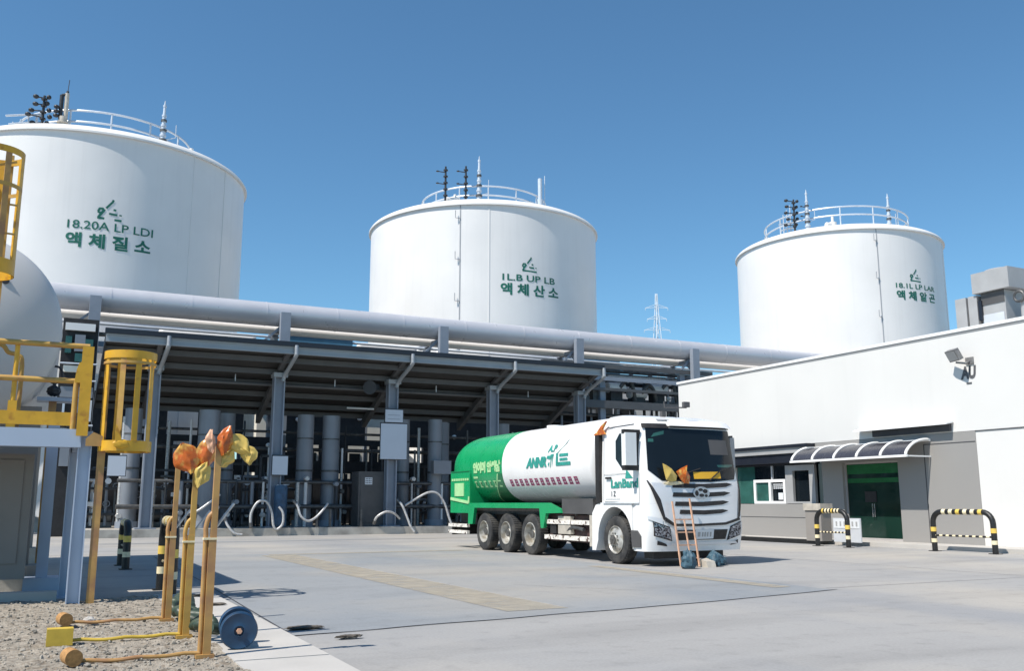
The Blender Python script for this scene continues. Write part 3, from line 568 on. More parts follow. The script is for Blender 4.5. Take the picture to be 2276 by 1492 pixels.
for i, (x, z, lb) in enumerate(((33.6, 9.1, 'white pump casing on the gallery, left one'), (35.3, 8.8, 'white pump casing on the gallery, middle one'), (37.0, 9.2, 'white pump casing on the gallery, right one by the white building'))):
    t = T('gallery_pump', lb, 'pump', (x, 52.5, 8.05), 'white pump casings on the gallery')
    P('casing', MB().cyl((x - .6, 52.5, z), (x + .5, 52.5, z), .36, n=24).blob((x + .55, 52.5, z), .3, .36, .36, 0), 'tank', t)
    P('foot', MB().box(x - .5, x + .4, 52.2, 52.8, 8.05, z - .28), 'dark_steel', t)
    P('pipe', MB().tube([(x + .2, 52.2, z), (x + .7, 52.1, z + .5), (x + 1.1, 52.1, z + .3), (x + 1.4, 52.2, 8.3)], .13, 10, 5), 'mid_steel', t)
t = T('pipe_bundle', 'tangle of dark pipes with bends on the gallery between canopy and white building', 'pipe bundle', (34, 53.2, 8.05))
rn = random.Random(8)
for y_, z, r_, m_ in ((52.9, 8.9, .10, 'mid_steel'), (53.3, 9.5, .13, 'dark_steel'), (53.0, 10.05, .08, 'mid_steel'), (53.8, 8.45, .12, 'column_white'), (52.6, 9.9, .06, 'hose'), (52.3, 7.2, .12, 'mid_steel'), (52.6, 6.7, .09, 'dark_steel'), (52.3, 6.2, .07, 'column_white')): P('straight_pipe', MB().cyl((27.8, y_, z), (40.8, y_, z), r_, n=12), m_, t)
for k in range(12):
    x = 28.6 + k * 1.02 + rn.uniform(-.2, .2); z = rn.uniform(9.0, 10.0); w_ = rn.choice((-.5, .5, .7))
    P('bent_pipe', MB().tube([(x, 52.5, 6.0), (x, 52.5, z - .3), (x + w_ * .3, 52.5, z), (x + w_, 52.6, z + .05), (x + w_, 53.4, z + .05)], rn.choice((.06, .08, .1)), 8, 4), rn.choice(('mid_steel', 'dark_steel', 'column_white')), t)
    P('valve', MB().blob((x, 52.42, rn.uniform(8.4, 9.2)), .16, .14, .13, .3, 3, k), rn.choice(('tank', 'mid_steel', 'dark_steel')), t)
for i, x in enumerate((29.2, 30.6, 31.6)):
    S1('control_box', MB().box(x, x + .7, 52, 52.4, 8.05, 9.0).box(x + .1, x + .6, 51.98, 51.999, 8.5, 8.85).bevel(.03, 1), 'mid_steel', 'dull steel control box on the gallery deck', 'control box', 'control boxes on the gallery deck')
for i, x in enumerate((33.8, 36.0)):
    S1('gallery_vessel', MB().lathe([(.02, 6.55), (.6, 6.6), (.85, 6.85), (.85, 7.3), (.02, 7.55)], (x, 55.0, 0), n=28), 'tank', 'squat white vessel in the lower gallery bay', 'vessel', 'squat vessels in the gallery')

# ------------------------------------------------------------------ white building on the right
t = T('white_building', 'long white rendered building with grey entrance front and arched awning', 'building', (36, 22, 0))
mb = MB().box(28, 28.4, 4, 37.9, 3.93, 7.36).box(28, 28.4, 4, 21.38, 0, 3.9).box(28.4, 50, 37.5, 37.9, 0, 7.36).box(28.4, 50, 4, 37.5, 6.7, 7.0).box(28, 28.4, 33.95, 37.9, 0, 3.92)
P('wall', mb, 'white_wall', t)
P('coping', MB().box(27.94, 28.46, 3.9, 37.97, 7.363, 7.47).bevel(.01, 1), 'white_frame', t)
P('drip_edge', MB().box(27.975, 27.999, 4, 37.9, 7.30, 7.36), 'coping', t)
P('flashing', MB().box(27.97, 28.2, 4, 21.38, 3.902, 3.927), 'dark_line', t)
P('wall_joint', MB().box(27.994, 28.1, 10.2, 10.22, 0, 7.3), 'coping', t)
grey = MB().box(28, 28.3, 21.39, 24.72, .0, 3.92).box(28, 28.3, 24.72, 27.42, 3.06, 3.92).box(28, 28.3, 27.42, 28.5, 0, 3.92).box(28, 28.3, 28.5, 28.9, 3.2, 3.92)
P('entrance_front', grey, 'grey_panel', t)
P('panel_joint', MB().box(27.992, 28.01, 23.5, 23.53, .13, 3.55).box(27.992, 28.01, 21.42, 23.53, 3.55, 3.58), 'dark_line', t)
d = P('door', MB().box(28.18, 28.22, 24.78, 27.36, .22, 3.0), 'glass_green', t)
P('door_film', MB().box(28.165, 28.178, 24.8, 27.34, 2.28, 2.45), 'green_film', d)
P('door_film', MB().box(28.166, 28.178, 24.8, 27.34, 2.62, 2.98), 'green_film', d)
mb = MB().box(28.15, 28.177, 25.95, 26.5, 1.55, 1.95); P('door_plate', mb, 'chassis', d)
P('door_frame', MB().box(28.12, 28.26, 24.72, 24.78, .13, 3.06).box(28.12, 28.26, 27.36, 27.42, .13, 3.06).box(28.12, 28.26, 24.78, 27.36, 3.0, 3.06).box(28.12, 28.3, 24.78, 27.36, .13, .22), 'coping', d)
P('door_handle', MB().cyl((28.1, 26.02, 1.0), (28.1, 26.02, 1.5), .02, n=8).cyl((28.1, 26.12, 1.0), (28.1, 26.12, 1.5), .02, n=8), 'chrome', d)
P('recess', MB().box(28.9, 28.95, 28.4, 29.3, 0, 3.3).box(28.32, 28.9, 28.45, 28.5, .0, 3.3), 'navy', t)
# awning: clear sheet on white curved ribs
aw = MB(); prof = [(28.0, 3.72), (27.7, 3.71), (27.35, 3.64), (27.05, 3.5), (26.82, 3.3), (26.76, 3.17)]
pc = [(v.x, v.z) for v in crv([Vector((x, 0, z)) for x, z in prof], 4)]
aw.grid(lambda u, v: (pc[int(round(v * (len(pc) - 1)))][0], 23.25 + 5.6 * u, pc[int(round(v * (len(pc) - 1)))][1]), 1, len(pc) - 1)
an = P('awning', aw, 'awning_sheet', t)
for i in range(6):
    y = 23.25 + 5.6 * i / 5; P('rib', MB().tube([(x, y, z + .02) for x, z in pc], .05, 8), 'white_frame', an)
P('edge_rail', MB().box(26.71, 26.80, 23.18, 28.92, 3.10, 3.18).box(27.93, 27.999, 23.2, 28.9, 3.68, 3.76), 'white_frame', an)
for y in (23.25, 28.85): P('end_bracket', MB().bar((26.78, y, 3.14), (27.99, y, 3.14), .05), 'white_frame', an)
# ticket counter bay
P('counter_wall', MB().box(27.93, 28.3, 28.95, 33.94, 0, 1.48), 'grey_panel', t)
P('wall_groove', MB().box(27.92, 27.935, 28.95, 33.94, .92, .94), 'dark_line', t)
P('bay_header', MB().box(28.1, 28.3, 28.9, 33.95, 3.1, 3.55), 'navy', t)
P('bay_fascia', MB().box(27.62, 28.0, 28.86, 34.0, 3.56, 3.78).bevel(.01, 1), 'hvac', t)
P('bay_cap', MB().box(27.55, 28.0, 28.80, 34.05, 3.785, 3.915), 'navy', t)
P('bay_shutter', MB().box(27.7, 27.98, 28.9, 33.95, 3.18, 3.555), 'navy', t)
w = P('window', MB().box(28.22, 28.26, 28.95, 33.94, 1.48, 3.1), 'glass_dark', t)
P('pane', MB().box(28.19, 28.215, 32.75, 33.9, 1.5, 3.1), 'glass_teal', w)
fr = MB().box(28.06, 28.18, 30.72, 32.7, 1.49, 1.6).box(28.06, 28.18, 30.72, 32.7, 2.40, 2.52)
for y in (30.72, 31.62, 32.58): fr.box(28.06, 28.18, y, y + .13, 1.6, 2.4)
P('sliding_frame', fr, 'white_frame', w); P('sliding_pane', MB().box(28.12, 28.14, 31.75, 32.58, 1.6, 2.4), 'glass_teal', w)
nm = MB()
for i in range(5):
    for j in range(3): nm.box(28.10, 28.108, 30.92 + i * .12, 31.0 + i * .12, 2.12 + j * .08, 2.17 + j * .08)
nm.box(28.10, 28.108, 30.92, 31.2, 1.66, 1.95); P('paper_notice', nm, 'plate', w)
P('mullion', MB().box(28.1, 28.2, 31.55, 31.6, 2.52, 3.1), 'hvac_light', w)
gd = MB().box(28.05, 28.18, 28.98, 29.3, 1.5, 3.08).box(28.05, 28.18, 30.25, 30.68, 1.5, 3.08).box(28.05, 28.18, 29.3, 30.25, 2.85, 3.08).box(28.05, 28.18, 29.3, 30.25, 1.5, 1.58)
P('side_frame', gd, 'hvac', w)
# hood above the entrance
hd = P('wall_hood', MB().prism([(28.0, 4.26), (28.0, 4.34), (27.62, 4.24), (27.62, 4.19)], 'y', 22.2, 26.4), 'white_frame', t)
P('hood_band', MB().box(27.88, 27.999, 22.3, 25.7, 3.97, 4.22), 'dark_line', hd)  # plain dark band on the wall under the hood
P('wall_letters', text('AU', .42, lambda x, z: (27.985, 21.45 - x, 5.72 + z), .03, tw=.62, shear=.15), 'grey_letter', t)
P('wall_letters', MB().box(27.98, 27.995, 21.35, 21.55, 5.52, 5.57), 'grey_letter', t)
t2 = T('floodlight', 'grey floodlight tilted down on the white wall above two dark letters', 'floodlight', (27.9, 21.6, 6.3))
P('housing', MB().box(-.27, .27, -.08, .1, -.2, .2, Matrix.Translation((27.55, 21.62, 6.5)) @ Matrix.Rotation(R(-90 - 18), 4, 'Z') @ Matrix.Rotation(R(28), 4, 'X')).bevel(.02, 1), 'lamp_body', t2)
P('lens', MB().box(-.23, .23, -.095, -.082, -.16, .16, Matrix.Translation((27.55, 21.62, 6.5)) @ Matrix.Rotation(R(-90 - 18), 4, 'Z') @ Matrix.Rotation(R(28), 4, 'X')), 'hvac', t2)
P('bracket', MB().tube([(27.998, 21.35, 6.3), (27.75, 21.35, 6.2), (27.6, 21.6, 6.25)], .035, 8).box(27.95, 27.999, 21.2, 21.5, 6.18, 6.42), 'lamp_body', t2)
# roof plant
t2 = T('roof_ventilator', 'square grey ventilator with a wide cap on the white building roof', 'ventilator', (33.6, 24, 7))
P('body', MB().box(33.1, 34.3, 23.45, 24.5, 7.0, 9.78).bevel(.03, 1), 'hvac', t2)
P('cap', MB().box(32.9, 34.5, 23.1, 24.72, 9.8, 10.62).bevel(.04, 1).lathe([(.75, 10.6), (.6, 10.72), (.3, 10.78), (.02, 10.8)], (33.7, 23.95, 0), n=28), 'hvac', t2)
P('access_panel', MB().box(33.06, 33.099, 23.52, 24.42, 7.2, 8.9), 'hvac_light', t2); P('collar', MB().box(33.07, 33.099, 23.47, 24.48, 9.3, 9.78), 'cabinet', t2)
P('dark_slot', MB().box(33.0, 33.09, 24.43, 24.58, 8.7, 9.5), 'navy', t2)
for y0, y1, lb in ((24.62, 25.02, 'pale slab shaped roof duct touching the square ventilator'), (25.12, 25.62, 'pale slab shaped roof duct, outer left of the pair by the ventilator')):
    S1('roof_duct', MB().box(33.0, 34.3, y0, y1, 7.0, 9.75).bevel(.16, 4), 'hvac', lb, 'roof duct', 'slab shaped roof ducts')
t2 = T('roof_unit', 'pale roof unit with a dark grille right of the square ventilator', 'air unit', (33.6, 21.6, 7))
P('body', MB().box(33.1, 34.6, 20.4, 22.35, 7.0, 9.0).bevel(.06), 'hvac', t2); P('grille', MB().box(33.06, 33.099, 21.2, 22.1, 8.0, 8.7), 'navy', t2)
P('pipe', MB().tube([(33.2, 22.75, 7), (33.2, 22.75, 8.9), (33.2, 22.65, 9.2), (33.2, 22.3, 9.25), (33.4, 21, 9.25)], .13, 12, 4), 'hvac', t2)
P('fan_ring', MB().tube([(33.0, 22.8 + .2 * math.cos(a), 9.35 + .2 * math.sin(a)) for a in [k * .35 for k in range(19)]], .05, 8), 'mid_steel', t2)

# ------------------------------------------------------------------ striped hoop barriers
def hoop_barrier(x, y0, y1, h, lb, seed, lean=0):
    t = T('hoop_barrier', lb, 'barrier', (x, (y0 + y1) / 2, 0), 'black and yellow hoop barriers'); r = .085; k = .34
    path = [Vector((x, y0, 0)), Vector((x, y0, h - k))] + [Vector((x + lean * 0, y0 + k - k * math.cos(a), h - k + k * math.sin(a))) for a in [R(15 * i) for i in range(1, 7)]] + [Vector((x, y1 - k + k * math.sin(a), h - k + k * math.cos(a))) for a in [R(15 * i) for i in range(0, 7)]] + [Vector((x, y1, 0))]
    P('hoop', MB().tube(path, r, 14), 'black_paint', t)
    n = 6; L = (y1 - y0 - 2 * k) + .1
    for i in range(n):
        ya = y0 + k - .02 + L * i / n; P('band', MB().cyl((x, ya, h), (x, ya + L / n * .5, h), r + .003, n=14), 'band_cream' if (i + seed) % 3 else 'band_yellow', t)
    for y in (y0, y1):
        P('band', MB().cyl((x, y, .62), (x, y, .76), r + .003, n=14), 'band_yellow', t); P('band', MB().cyl((x, y, .28), (x, y, .40), r + .003, n=14), 'band_cream', t)
        P('foot', MB().box(x - .14, x + .14, y - .14, y + .14, .0, .02), 'black_paint', t)
    n = 9; mb = MB()
    P('lower_rail', MB().cyl((x, y0, .5), (x, y1, .5), .028, n=10), 'band_cream', t)
    for i in range(n): ya = y0 + (y1 - y0) * (i + .1) / n; mb.cyl((x, ya, .5), (x, ya + (y1 - y0) / n * .5, .5), .032, n=10)
    P('rail_band', mb, 'black_paint', t); return t
hoop_barrier(25.7, 19.3, 21.45, 1.24, 'black and yellow hoop barrier in front of the blank white wall, rightmost', 0)
hoop_barrier(25.05, 24.45, 25.9, 1.24, 'black and yellow hoop barrier in front of the green glass door', 1)
hoop_barrier(1.82, 23.8, 25.4, 1.05, 'small distant hoop barrier seen end-on under the yellow cage', 2)
hoop_barrier(1.98, 16.55, 18.0, 1.20, 'large striped hoop barrier end-on right behind the yellow posts', 0)
t = T('utility_box', 'taupe rounded utility box standing behind the barrier by the glass door', 'utility box', (26.2, 27.2, .13))
P('body', MB().box(25.85, 26.35, 26.5, 27.3, .13, 1.25).bevel(.08), 'panel_taupe', t); P('lid', MB().box(25.8, 26.4, 26.45, 27.35, 1.25, 1.5).bevel(.1), 'beige', t)
t = T('notice_plate', 'white notice plate with small dark marks leaning behind the hoop barrier', 'notice', (26.0, 25.5, .13))
P('panel', MB().box(25.98, 26.02, 24.75, 26.05, .13, .98), 'hvac_light', t); P('plate', MB().box(25.966, 25.979, 24.8, 26.0, .62, .94), 'plate', t)
mb = MB()
for i in range(6):
    y = 25.9 - i * .19; mb.box(25.958, 25.965, y - .07, y, .70, .86)
P('lettering', mb, 'hvac', t)
S1('wheel_stop', MB().box(25.9, 26.25, 26.6, 31.2, 0, .16).bevel(.03), 'black_paint', 'long black wheel stop lying along the counter wall', 'wheel stop')
S1('kerb_block', MB().box(25.9, 26.3, 31.3, 32.0, 0, .18).bevel(.04), 'strip', 'short pale block at the end of the black wheel stop', 'kerb block')

# ------------------------------------------------------------------ tanker truck
t = T('tanker_truck', 'white and green gas tanker truck parked facing the camera', 'truck', (14.5, 24, 0))
XC, HW, BB, NN = 14.5, 1.47, .36, 3.2
ZF = [(.36, 18.99), (.9, 18.88), (1.9, 18.95), (2.1, 19.01), (3.36, 19.25), (3.56, 19.36), (3.68, 19.7), (3.78, 20.5)]
def lin(z, tb):
    if z <= tb[0][0]: return tb[0][1]
    for (a, b), (c, d_) in zip(tb, tb[1:]):
        if z <= c: return b + (d_ - b) * (z - a) / (c - a)
    return tb[-1][1]
def hw(z): return HW - lin(z, [(2.2, 0), (3.4, .05), (3.6, .10), (3.78, .40)])
def fr_(u, z, off=0.):                                               # point on the cab front, u -1..1 across
    u = max(-1, min(1, u)); y = lin(z, ZF) + BB * (1 - (1 - abs(u) ** NN) ** (1 / NN)); return Vector((XC + u * (hw(z) + off), y - off, z))
def cab_loft(zs, yr):
    us = [math.sin(math.pi / 2 * (i / 24)) for i in range(-24, 25)]; mb = MB(); vs, fs = [], []; n = len(us) + 4
    for z in zs:
        y2 = yr(z); ring = [fr_(u, z) for u in us]; a, b = ring[-1], ring[0]
        ring += [Vector((a.x, (a.y + y2) / 2, z)), Vector((a.x - .05, y2, z)), Vector((b.x + .05, y2, z)), Vector((b.x, (b.y + y2) / 2, z))]; vs += ring
    for k in range(len(zs) - 1):
        for i in range(n): j = (i + 1) % n; fs.append((k * n + i, k * n + j, (k + 1) * n + j, (k + 1) * n + i))
    fs += [tuple(range(n)), tuple(range((len(zs) - 1) * n, len(zs) * n))]; return mb._faces(vs, fs)
def fpatch(pts, th=.012, nsub=6):                                    # panel following the cab front: quad strip between a lower and an upper line of (u, z)
    lo, hi = pts; mb = MB(); n = max(len(lo), 2)
    def ev(L, s): s *= (len(L) - 1); i = min(int(s), len(L) - 2); f = s - i; return (L[i][0] + (L[i + 1][0] - L[i][0]) * f, L[i][1] + (L[i + 1][1] - L[i][1]) * f)
    def g(off):
        def q(a, b): p0, p1 = ev(lo, a), ev(hi, a); return fr_(p0[0] + (p1[0] - p0[0]) * b, p0[1] + (p1[1] - p0[1]) * b, off)
        return q
    NU = max(12, nsub * (n - 1)); mb.grid(g(th), NU, 6); mb.grid(g(-.03), NU, 6); return mb
cab = P('cab', cab_loft([1.5, 1.7, 1.9, 2.1, 2.4, 2.7, 3.0, 3.2, 3.36, 3.45, 3.54, 3.62, 3.70, 3.77], lambda z: 21.15 + (.12 if z > 3.3 else 0)), 'truck_white', t)
P('bumper', cab_loft([.36, .45, .6, .9, 1.2, 1.499], lambda z: 19.72), 'truck_white', cab)
arch = []
for i in range(19): a = R(182 - i * (184 / 18)); arch.append((20.5 - .80 * math.cos(a), .60 + .82 * math.sin(a)))
arch.reverse() if arch[0][0] > arch[-1][0] else None
poly = [(19.70, .40)] + [(max(p[0], 19.70), p[1]) for p in arch] + [(21.42, .30), (21.60, .30), (21.58, 1.25), (21.40, 1.46), (21.2, 1.52), (19.70, 1.52)]
for xs in ((13.03, 13.5), (15.5, 15.97)):
    P('wheel_arch', MB().prism(poly, 'x', *xs), 'truck_white', cab)
P('arch_liner', MB().box(13.5, 15.5, 19.73, 21.5, .75, 1.49), 'chassis', cab)
ws = P('windshield', fpatch(([(-.69, 2.05), (-.3, 2.025), (.3, 2.03), (.84, 2.1)], [(-.905, 2.31), (-.3, 2.31), (.3, 2.31), (.915, 2.31)]), .012).add(fpatch(([(-.905, 2.31), (.915, 2.31)], [(-.88, 3.352), (.935, 3.352)]), .012, 20)), 'glass_dark', cab)
P('sun_shade', fpatch(([(-.93, 3.35), (-.43, 3.35)], [(-.93, 3.47), (-.47, 3.47)]), .03).add(fpatch(([(-.43, 3.37), (.95, 3.385)], [(-.47, 3.41), (.95, 3.42)]), .03)), 'chassis', cab)
P('sun_visor', MB().grid(lambda u, v: fr_(-.43 + 1.36 * u, 3.42 + .2 * v, .10 - .06 * v), 24, 3), 'truck_white', cab)
P('glass_patch', fpatch(([(.38, 2.72), (.8, 2.72)], [(.38, 3.1), (.8, 3.1)]), .0135), 'cabinet', ws)  # flat charcoal patch on the right half of the glass
P('amber_board', fpatch(([(-.05, 2.10), (.52, 2.12)], [(-.05, 2.27), (.52, 2.29)]), .016), 'amber', ws)
P('wiper', MB().tube([fr_(u, z, .03) for u, z in ((-.6, 2.06), (-.3, 2.2), (.1, 2.36))], .015, 6).tube([fr_(u, z, .03) for u, z in ((.25, 2.06), (.5, 2.3), (.82, 2.42))], .015, 6), 'chassis', ws)
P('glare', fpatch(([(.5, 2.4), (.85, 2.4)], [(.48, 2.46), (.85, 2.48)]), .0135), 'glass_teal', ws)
P('grille_panel', fpatch(([(-.66, 1.06), (-.4, 1.0), (.4, 1.0), (.78, 1.1)], [(-.88, 2.0), (-.4, 1.99), (.4, 2.0), (.9, 2.06)]), .02), 'silver_panel', cab)
for (a, b, zl, zr, h) in ((-.52, .73, 1.88, 1.93, .105), (-.53, .66, 1.66, 1.71, .105), (-.5, .61, 1.44, 1.49, .105), (-.42, .58, 1.25, 1.28, .10)):
    mid = (zl + zr) / 2
    P('grille_slot', fpatch(([(a, zl), ((a + b) / 2, mid - .035), (b - .15, zr - .02), (b, zr + .045)], [(a + .02, zl + h), ((a + b) / 2, mid + h - .03), (b - .12, zr + h - .02), (b, zr + .055)]), .028), 'chassis', cab)
P('grille_frame', fpatch(([(-.70, 1.08), (-.54, .96), (-.06, .955), (.5, .98), (.86, 1.10)], [(-.68, 1.18), (-.52, 1.02), (-.06, 1.01), (.5, 1.04), (.84, 1.16)]), .03), 'chassis', cab)
P('side_intake', fpatch(([(-.945, 2.05), (-.83, 1.55), (-.72, 1.1)], [(-.925, 2.06), (-.75, 1.6), (-.68, 1.13)]), .028), 'chassis', cab)
P('side_intake', fpatch(([(.80, 1.13), (.86, 1.5), (.90, 2.05)], [(.86, 1.18), (.93, 1.5), (.94, 2.05)]), .028), 'chassis', cab)
P('corner_panel', fpatch(([(-.97, 1.13), (-.74, 1.0)], [(-.97, 1.2), (-.74, 1.14)]), .02), 'silver_panel', cab)
# oval badge
def oval(u0, z0, a, b, off, n=36): return [fr_(u0 + a * math.cos(2 * math.pi * i / n), z0 + b * math.sin(2 * math.pi * i / n), off) for i in range(n)]
bm_ = MB(); o1 = oval(.04, 1.76, .165, .15, .045); o2 = oval(.04, 1.76, .165, .15, -.01); bm_._faces(o1 + o2, [tuple(range(36))] + [(i, (i + 1) % 36, 36 + (i + 1) % 36, 36 + i) for i in range(36)])
bd = P('badge', bm_, 'badge', cab)
mb = MB()
for (du, dz, a, b) in ((-.095, -.01, .035, .07), (-.015, .075, .045, .035), (.075, .04, .05, .05), (.0, -.06, .05, .04), (.09, -.07, .03, .035)): mb._faces(oval(.04 + du, 1.76 + dz, a, b, .049, 16), [tuple(range(16))])
P('badge_mark', mb, 'chassis', bd)
for s in (-1, 1):
    hl = P('headlight', fpatch(([(s * .57, .62), (s * .87, .75)], [(s * .63, .92), (s * .89, 1.05)]), .022), 'lens', cab)
    P('headlight_trim', fpatch(([(s * .555, .60), (s * .885, .73)], [(s * .62, .945), (s * .905, 1.075)]), .014), 'chassis', hl)
    P('fog_slot', fpatch(([(s * .64, .48), (s * .82, .52)], [(s * .66, .54), (s * .82, .62)]), .02), 'chassis', cab)
P('lower_grille', fpatch(([(-.45, .62), (.52, .63)], [(-.48, .86), (.55, .87)]), .02), 'chassis', cab)
pl = P('number_plate', fpatch(([(-.13, .64), (.24, .65)], [(-.13, .87), (.24, .87)]), .045), 'plate', cab)
mb = MB()
for i, (u, w_) in enumerate(((-.08, .05), (.0, .03), (.05, .03), (.1, .03), (.16, .03))): mb._faces([fr_(u, .70, .05), fr_(u + w_, .70, .05), fr_(u + w_, .81, .05), fr_(u, .81, .05)], [(0, 1, 2, 3)])
P('lettering', mb, 'hvac', pl)
P('bumper_lip', fpatch(([(-.6, .50), (.8, .52)], [(-.55, .57), (.75, .58)]), .03), 'silver_panel', cab)
P('underrun', MB().box(13.3, 15.4, 19.2, 19.6, .18, .4), 'chassis', t)
# side of the cab (x = 13.03): window, seams, handle, step vent, lettering
xs_ = XC - HW
def sidex(y, z):
    y0 = lin(z, ZF); k = min(.8, max(0., 1 - (y - y0) / BB))
    return XC - hw(z) if k <= 0 else XC - (max(0., 1 - k ** NN)) ** (1 / NN) * hw(z)
def spatch(poly, off, n=10):
    mb = MB(); ys = [p[0] for p in poly]; zs = [p[1] for p in poly]
    b2 = bmesh.new(); f = b2.faces.new([b2.verts.new((0, y, z)) for y, z in poly])
    for k in range(1, n):
        for nrm, lo, hi in ((Vector((0, 1, 0)), min(ys), max(ys)),):
            c = lo + (hi - lo) * k / n; bmesh.ops.bisect_plane(b2, geom=b2.verts[:] + b2.edges[:] + b2.faces[:], plane_co=(0, c, 0), plane_no=nrm)
    for v in b2.verts: v.co.x = sidex(v.co.y, v.co.z) - off
    me = bpy.data.meshes.new('t'); b2.to_mesh(me); b2.free(); mb.b.from_mesh(me); bpy.data.meshes.remove(me); return mb
dr = P('door', spatch([(20.98, 1.55), (20.98, 3.28), (20.5, 3.38), (19.62, 3.34), (19.34, 2.28), (19.34, 1.55)], .004), 'truck_white', cab)
P('side_window', spatch([(20.40, 2.62), (20.42, 3.08), (20.25, 3.26), (19.58, 3.28), (19.40, 2.5), (19.75, 2.32), (20.1, 2.36)], .009), 'glass_dark', dr)
P('door_seam', spatch([(20.99, 1.5), (20.97, 1.5), (20.97, 3.3), (20.99, 3.3)], .008, 2).add(spatch([(19.345, 1.52), (19.33, 1.52), (19.33, 2.25), (19.345, 2.25)], .008, 2)).add(spatch([(20.97, 2.23), (20.97, 2.245), (19.8, 2.245), (19.8, 2.23)], .008)).add(spatch([(20.9, 1.6), (20.9, 1.615), (20.2, 1.615), (20.2, 1.6)], .008)), 'hvac', dr)
P('roof_seam', spatch([(20.85, 3.43), (20.85, 3.455), (19.5, 3.47), (19.5, 3.445)], .008), 'dark_line', cab)
P('door_handle', MB().box(xs_ - .04, xs_ - .006, 20.6, 20.85, 2.12, 2.17), 'chassis', dr)
P('rear_strip', MB().box(xs_ - .02, xs_ + .5, 21.16, 21.36, 1.5, 3.32), 'chassis', cab)
P('step_vent', MB().prism([(19.30, .45), (19.68, .45), (19.72, .85), (19.45, .85), (19.30, .72)], 'x', 13.0, 13.10), 'cabinet', cab)
P('body_crease', MB().box(13.0, 13.06, 19.35, 21.0, 1.50, 1.525), 'hvac_light', cab)
def side_text(body, h, yl, z0, tw, mtl, nm='lettering', par=None, off=.0, shear=0., bold=.012):
    P(nm, text(body, h, lambda x, z: (sidex(yl - x, z0 + z) - .012, yl - x, z0 + z), bold, tw=tw, x0=0, shear=shear), mtl, par)
side_text('LanBand', .22, 20.62, 1.9, 1.25, 'teal', par=dr)
P('decal', spatch([(19.95, 2.12), (19.9, 2.35), (19.6, 2.12)], .011), 'teal', dr)
side_text('1 Z', .14, 20.6, 1.68, .2, 'grey_letter', par=dr, bold=.004)
P('roof_antenna', MB().box(14.2, 14.32, 19.95, 20.05, 3.72, 3.86).cyl((14.6, 19.9, 3.68), (14.6, 19.85, 4.0), .015, n=6).tube([(14.2, 19.85, 4.1), (14.2, 19.85, 3.95), (14.9, 19.85, 3.97), (14.9, 19.85, 4.07)], .02, 6).box(14.8, 14.98, 19.8, 19.9, 3.98, 4.12), 'cabinet', cab)
P('marker_lamp', fpatch(([(-.62, 3.57), (-.36, 3.57)], [(-.62, 3.60), (-.36, 3.60)]), .05), 'hvac', cab)
P('visor_badge', fpatch(([(.05, 3.56), (.3, 3.57)], [(.05, 3.61), (.3, 3.62)]), .045), 'hvac_light', cab)
x = XC + 1.56; mr = P('mirror', MB().box(x - .05, x + .09, 19.5, 19.66, 2.42, 3.2).bevel(.04), 'hvac', cab); P('mirror_arm', MB().bar((x - .2, 19.55, 3.2), (x + .05, 19.55, 3.22), .07).bar((x - .2, 19.55, 2.4), (x + .05, 19.55, 2.4), .07), 'chassis', mr)
for s in (-1,):
    x = XC + s * 1.70
    mr = P('mirror', MB().box(x - .16, x + .16, 19.32, 19.50, 2.42, 3.22).bevel(.05), 'truck_white', cab)
    P('mirror_arm', MB().box(x - .17 if s < 0 else x - .3, x + .3 if s < 0 else x + .17, 19.36, 19.48, 3.2, 3.30).box(x - .17 if s < 0 else x - .4, x + .4 if s < 0 else x + .17, 19.36, 19.48, 2.3, 2.42).box(x + .165 * -s - (.22 if s > 0 else 0), x + .165 * -s + (0 if s > 0 else .22), 19.40, 19.52, 2.4, 3.22), 'chassis', mr)
    P('mirror_glass', MB().box(x - .13, x + .13, 19.501, 19.515, 2.5, 3.15), 'chrome', mr)
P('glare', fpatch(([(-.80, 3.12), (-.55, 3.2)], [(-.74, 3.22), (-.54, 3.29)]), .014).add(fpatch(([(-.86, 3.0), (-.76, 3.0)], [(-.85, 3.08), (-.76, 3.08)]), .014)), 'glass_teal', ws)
# wheels
def wheel(y, front):
    for s in (-1, 1):
        xo = XC + s * 1.46; q = Vector((s, 0, 0)).to_track_quat('Z', 'Y'); o = Vector((xo - s * .36, y, .595)); w_ = .36
        tw = P('tyre', MB().lathe([(.34, .02), (.50, 0), (.57, .03), (.595, .07), (.597, .18), (.595, .29), (.57, .335), (.50, .36), (.40, .345), (.345, .33), (.34, .30)], o, q, 56), 'rubber', t)
        tr = MB()
        for k in range(48):
            a = 2 * math.pi * k / 48; c = Vector((.594 * math.cos(a), .594 * math.sin(a), .18)); mm = Matrix.Translation(o) @ q.to_matrix().to_4x4() @ Matrix.Translation(c) @ Matrix.Rotation(a, 4, 'Z'); tr.box(-.006, .010, -.012, .012, -.13, .13, mm)
        P('tread', tr, 'rubber', tw)
        if front: prof = [(.345, .30), (.352, .352), (.33, .36), (.30, .33), (.26, .35), (.20, .372), (.13, .38), (.11, .43), (.02, .44)]
        else: prof = [(.345, .30), (.352, .352), (.33, .355), (.315, .28), (.29, .15), (.20, .13), (.14, .14), (.13, .24), (.10, .27), (.02, .275)]
        rm = P('rim', MB().lathe(prof, o, q, 40), 'rim', tw)
        nb = MB()
        for k in range(10):
            a = 2 * math.pi * k / 10; r_ = .17 if front else .20; h0 = .36 if front else .12; c = o + q @ Vector((r_ * math.cos(a), r_ * math.sin(a), h0)); nb.cyl(c, c + q @ Vector((0, 0, .045)), .019, n=6)
        nb.lathe([(.12, .37 if front else .20), (.115, .445 if front else .285), (.06, .455 if front else .295), (.01, .456 if front else .296)], o, q, 20)
        P('hub', nb, 'hub', rm)
wheel(20.5, True)
for y in (25.2, 26.85, 28.5): wheel(y, False)
